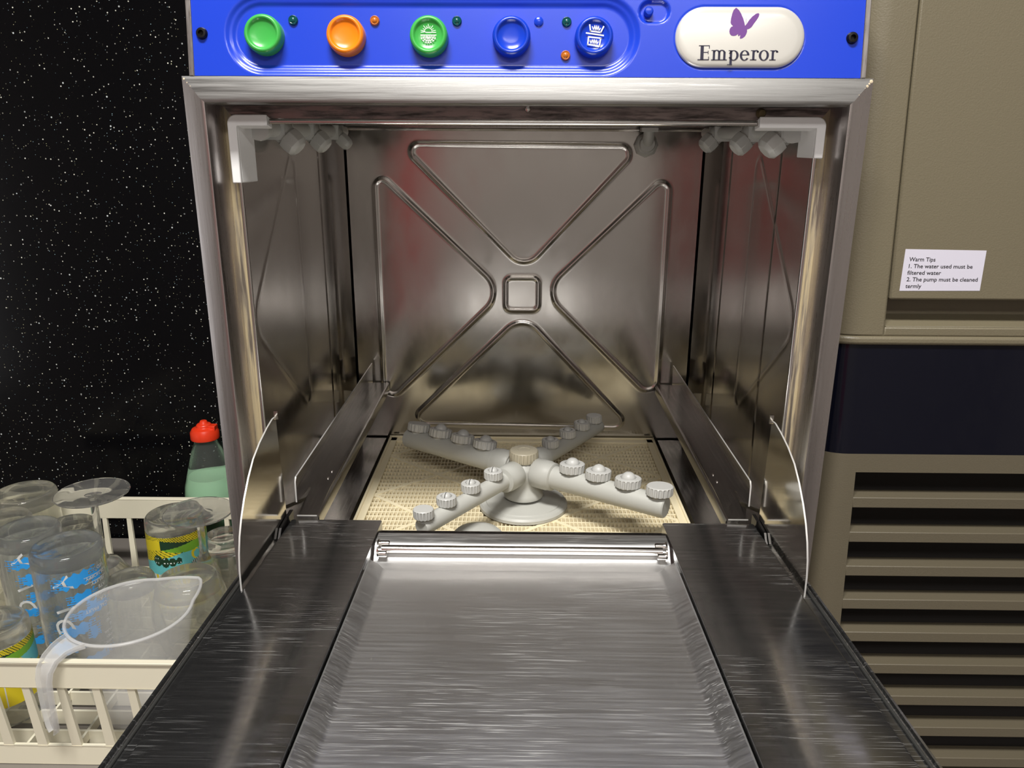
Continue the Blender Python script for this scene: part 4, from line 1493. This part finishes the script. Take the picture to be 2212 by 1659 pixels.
# landscape-printed glasses
def landscape_glass(c, zt, rt, rb, label, shift):
    t = thing('printed_glass', label, 'glass', (c[0], c[1], GZ), G_)
    m_ = MB()
    glass_body(m_, tumbler_profile(zt, rt, rb, tb=0.014, wall=0.0024, punt=0.003, rimr=0.80), c)
    m_.build('glass_body', 'glass_g', t)
    H = zt - GZ
    fr = lambda z: rt + (rb - rt) * (zt - z) / H
    a0 = facing(c) + shift
    top, bot = zt - 0.016, GZ + 0.022
    L = 0.062

    def zone(u, z):
        """which colour of the landscape falls on (u, z)"""
        v = (top - z) / (top - bot)       # 0 at the glass base, 1 toward its mouth
        s = u / L
        if v < 0 or v > 1 or abs(s) > 1:
            return None
        v *= 1.55
        s *= 1.5
        # round trees
        for k, (ts, tv, tr) in enumerate(((-0.62, 0.56, 0.13), (-0.40, 0.60, 0.12), (-0.20, 0.60, 0.10), (-0.02, 0.58, 0.075), (0.75, 0.70, 0.10))):
            dd = hypot((s - ts) * 1.0, (v - tv) * 0.95)
            if dd < tr:
                if (int((s + 9) * 34) % 3 == 0 and int((v + 9) * 30) % 3 == 0 and dd < tr * 0.8):
                    return 'print_frost'
                return 'print_dark'
        if v < 0.13 + 0.05 * sin(s * 3):
            return 'print_yellow' if int((u * 1.2 + z) * 900) % 3 else 'print_dark'
        if v < 0.24 - 0.14 * s and s < 0.5:
            return 'print_dark' if s > -0.5 else 'print_yellow'
        if v < 0.30 + 0.10 * sin(s * 2.0 + 1.0):
            return 'print_green'
        if v < 0.46 - 0.22 * (s + 0.2) and s < 0.55:
            return 'print_yellow' if int((u * 0.8 + z * 1.3) * 800) % 4 else 'print_dark'
        if hypot(s - 0.45, v - 0.50) < 0.13 and hypot(s - 0.50, v - 0.52) > 0.10:
            return 'print_yellow'
        if 0.30 < s < 0.55 and abs(v - 0.74 + 0.35 * (s - 0.3)) < 0.06:
            return 'print_frost' if int(s * 40) % 2 else 'print_dark'
        if v > 0.74 + 0.05 * sin(s * 7) and s > 0.1:
            return 'print_yellow'
        if v > 0.92:
            return 'print_frost' if int(s * 12) % 2 else 'print_yellow'
        return 'print_teal'
    cols = ['print_teal', 'print_yellow', 'print_green', 'print_dark', 'print_frost']
    us = np.linspace(-L, L, 121); zs = np.linspace(bot, top, 101)
    p = MB()
    base = [(u, z) for u in us for z in zs]
    pts, _ = wrap(fr, c, 0.00025, a0, (base, []))
    p.v = [tuple(q) for q in pts]
    for i in range(120):
        for j in range(100):
            zn = zone((us[i] + us[i + 1]) / 2, (zs[j] + zs[j + 1]) / 2)
            if zn:
                k = i * 101 + j
                p.f.append((k, k + 101, k + 102, k + 1)); p.mi.append(cols.index(zn))
    lab(p.build('landscape_print', cols, t, recalc=False), 'teal, yellow and green printed landscape')
    return t


landscape_glass((-0.4165, 0.3200), 0.170, 0.0335, 0.0350, 'glass with teal and yellow landscape print under the right stemmed glass', 0.0)
landscape_glass((-0.5140, 0.1250), 0.150, 0.0310, 0.0330, 'yellow and green printed glass at the front left corner', -0.15)

# ------------------------------------------------------------------ measuring jug
JC = Vector((-0.3800, 0.1310, 0))
JZ0, JZ1 = 0.0515, 0.160
JG = thing('measuring_jug', 'translucent white plastic measuring jug tucked among the glasses', 'jug', (JC.x, JC.y, JZ0))
sd_ = Vector((0.60, 0.80, 0)).normalized()
sa_ = math.atan2(sd_.y, sd_.x)


def jug_r(t, k):
    """radius at angle t, height fraction k"""
    base = 0.0405 + (0.0560 - 0.0405) * k
    a = (t - sa_ + pi) % (2 * pi) - pi
    sp = max(0.0, 1 - abs(a) / 0.62) ** 1.25
    kk = max(0.0, (k - 0.62) / 0.38) ** 1.4
    return base + 0.0190 * sp * kk


jb = MB()
nj = 72
ks = [0.0, 0.04, 0.2, 0.4, 0.6, 0.68, 0.76, 0.84, 0.92, 1.0]
vs, fs = [], []
for k in ks:
    for i in range(nj):
        t = 2 * pi * i / nj
        r = jug_r(t, k) - (0.003 if k == 0 else 0)
        vs.append((JC.x + r * cos(t), JC.y + r * sin(t), JZ0 + (JZ1 - JZ0) * k))
for a in range(len(ks) - 1):
    for i in range(nj):
        j = (i + 1) % nj
        fs.append((a * nj + i, a * nj + j, (a + 1) * nj + j, (a + 1) * nj + i))
fs.append(tuple(range(nj))[::-1])
jb.add(vs, fs)
jo = jb.build('jug_body', 'jug', JG, recalc=False, angle=60)
sol = jo.modifiers.new('wall', 'SOLIDIFY'); sol.thickness = 0.0012; sol.offset = -1
jr = MB()
loop = [Vector((JC.x + (jug_r(2 * pi * i / nj, 1.0) + 0.0006) * cos(2 * pi * i / nj), JC.y + (jug_r(2 * pi * i / nj, 1.0) + 0.0006) * sin(2 * pi * i / nj), JZ1)) for i in range(nj)]
jr.tube(loop + [loop[0], loop[1]], 0.0016, 8, caps=False)
lab(jr.build('jug_rim', 'jug_edge', JG), 'thicker milky rim bead')
# strap handle: leaves the rim opposite the spout, arches over and hangs down
hd_ = Vector((-0.50, -0.866, 0))
hs = Vector((-hd_.y, hd_.x, 0))
path = [(0.0555, 0.1575, 0.031), (0.062, 0.1580, 0.027), (0.070, 0.1572, 0.0225), (0.078, 0.1535, 0.0195), (0.0840, 0.1460, 0.0185), (0.0862, 0.1370, 0.0180), (0.0868, 0.1200, 0.0170), (0.0868, 0.1020, 0.0160), (0.0866, 0.0880, 0.0140), (0.0864, 0.0825, 0.0085)]
hm = MB()


def hsec(i):
    q, z, w = path[i]
    a_ = path[max(i - 1, 0)]; b_2 = path[min(i + 1, len(path) - 1)]
    tv = (hd_ * (b_2[0] - a_[0]) + Vector((0, 0, b_2[1] - a_[1]))).normalized()
    nv_ = hs.cross(tv).normalized()
    c_ = JC + hd_ * q + Vector((0, 0, z))
    th = 0.0045
    # U-channel section: web with two flanges
    h2 = w / 2
    pts = [(-h2, th), (-h2 + 0.0011, th), (-h2 + 0.0011, 0.0006), (h2 - 0.0011, 0.0006), (h2 - 0.0011, th), (h2, th), (h2, -0.0006), (-h2, -0.0006)]
    return [c_ + hs * u - nv_ * v for u, v in pts]


hm.sweep(hsec, len(path))
lab(hm.build('jug_handle', 'jug_edge', JG), 'hanging translucent strap handle')

# ------------------------------------------------------------------ washing-up liquid
BC = (-0.4300, 0.4650)
BT = thing('soap_bottle', 'clear soap bottle of green liquid with red cap behind the basket', 'bottle', (BC[0], BC[1], 0.03))
ov = lambda i, h, r: 1.0
bt2 = MB()
outp = [(0.0, 0.0302), (0.030, 0.0302), (0.0350, 0.034), (0.0355, 0.060), (0.0350, 0.128), (0.0335, 0.142), (0.0270, 0.166), (0.0200, 0.192), (0.0150, 0.204), (0.0140, 0.2080), (0.0140, 0.2120)]
bt2.lathe(outp + [(0.0, 0.2120)], (*BC, 0), n=40)
bt2.build('bottle_body', 'bottle', BT)
lq = MB()
lq.lathe([(0.0, 0.0320), (0.0330, 0.0330), (0.0340, 0.060), (0.0336, 0.126), (0.0, 0.126)], (*BC, 0), n=40)
lab(lq.build('green_liquid', 'liquid', BT), 'dark green liquid')
fo = MB()
fo.lathe([(0.0, 0.1262), (0.0336, 0.1262), (0.0333, 0.134), (0.0320, 0.1415), (0.0275, 0.156), (0.0, 0.154)], (*BC, 0), n=40)
lab(fo.build('foam_layer', 'foam', BT), 'pale green foam')
cp_ = MB()
cp_.lathe([(0.0, 0.2095), (0.0185, 0.2095), (0.0188, 0.2110), (0.0186, 0.2195), (0.0160, 0.2240), (0.0100, 0.2262), (0.0098, 0.2290), (0.0085, 0.2305), (0.0062, 0.2308), (0.0050, 0.2330), (0.0042, 0.2350), (0.0, 0.2352)], (*BC, 0), n=36)
cp_.box(BC[0] + 0.004, BC[0] + 0.0165, BC[1] - 0.006, BC[1] + 0.006, 0.2215, 0.2285)
cp_.build('bottle_cap', 'red_cap', BT, bevel=0.0006)

# ------------------------------------------------------------------ ceiling lamps; the rear one is added for fill light
for nm, loc, sx, sy in (('front', (-0.16, -0.66), 0.60, 0.22), ('rear', (0.2, -2.0), 1.2, 0.3)):
    t = thing('ceiling_lamp', 'flush white ceiling lamp over the ' + ('bar front' if nm == 'front' else 'back of the room, added as fill'), 'lamp', (loc[0], loc[1], 1.9))
    f_ = MB()
    w = 0.02
    x0_, x1_, y0_, y1_ = loc[0] - sx / 2 - w, loc[0] + sx / 2 + w, loc[1] - sy / 2 - w, loc[1] + sy / 2 + w
    for (a, b2, c2, d2) in ((x0_, x1_, y0_, y0_ + w), (x0_, x1_, y1_ - w, y1_), (x0_, x0_ + w, y0_ + w, y1_ - w), (x1_ - w, x1_, y0_ + w, y1_ - w)):
        f_.box(a, b2, c2, d2, 1.865, 1.8995)
    f_.build('lamp_frame', 'white_plastic', t)
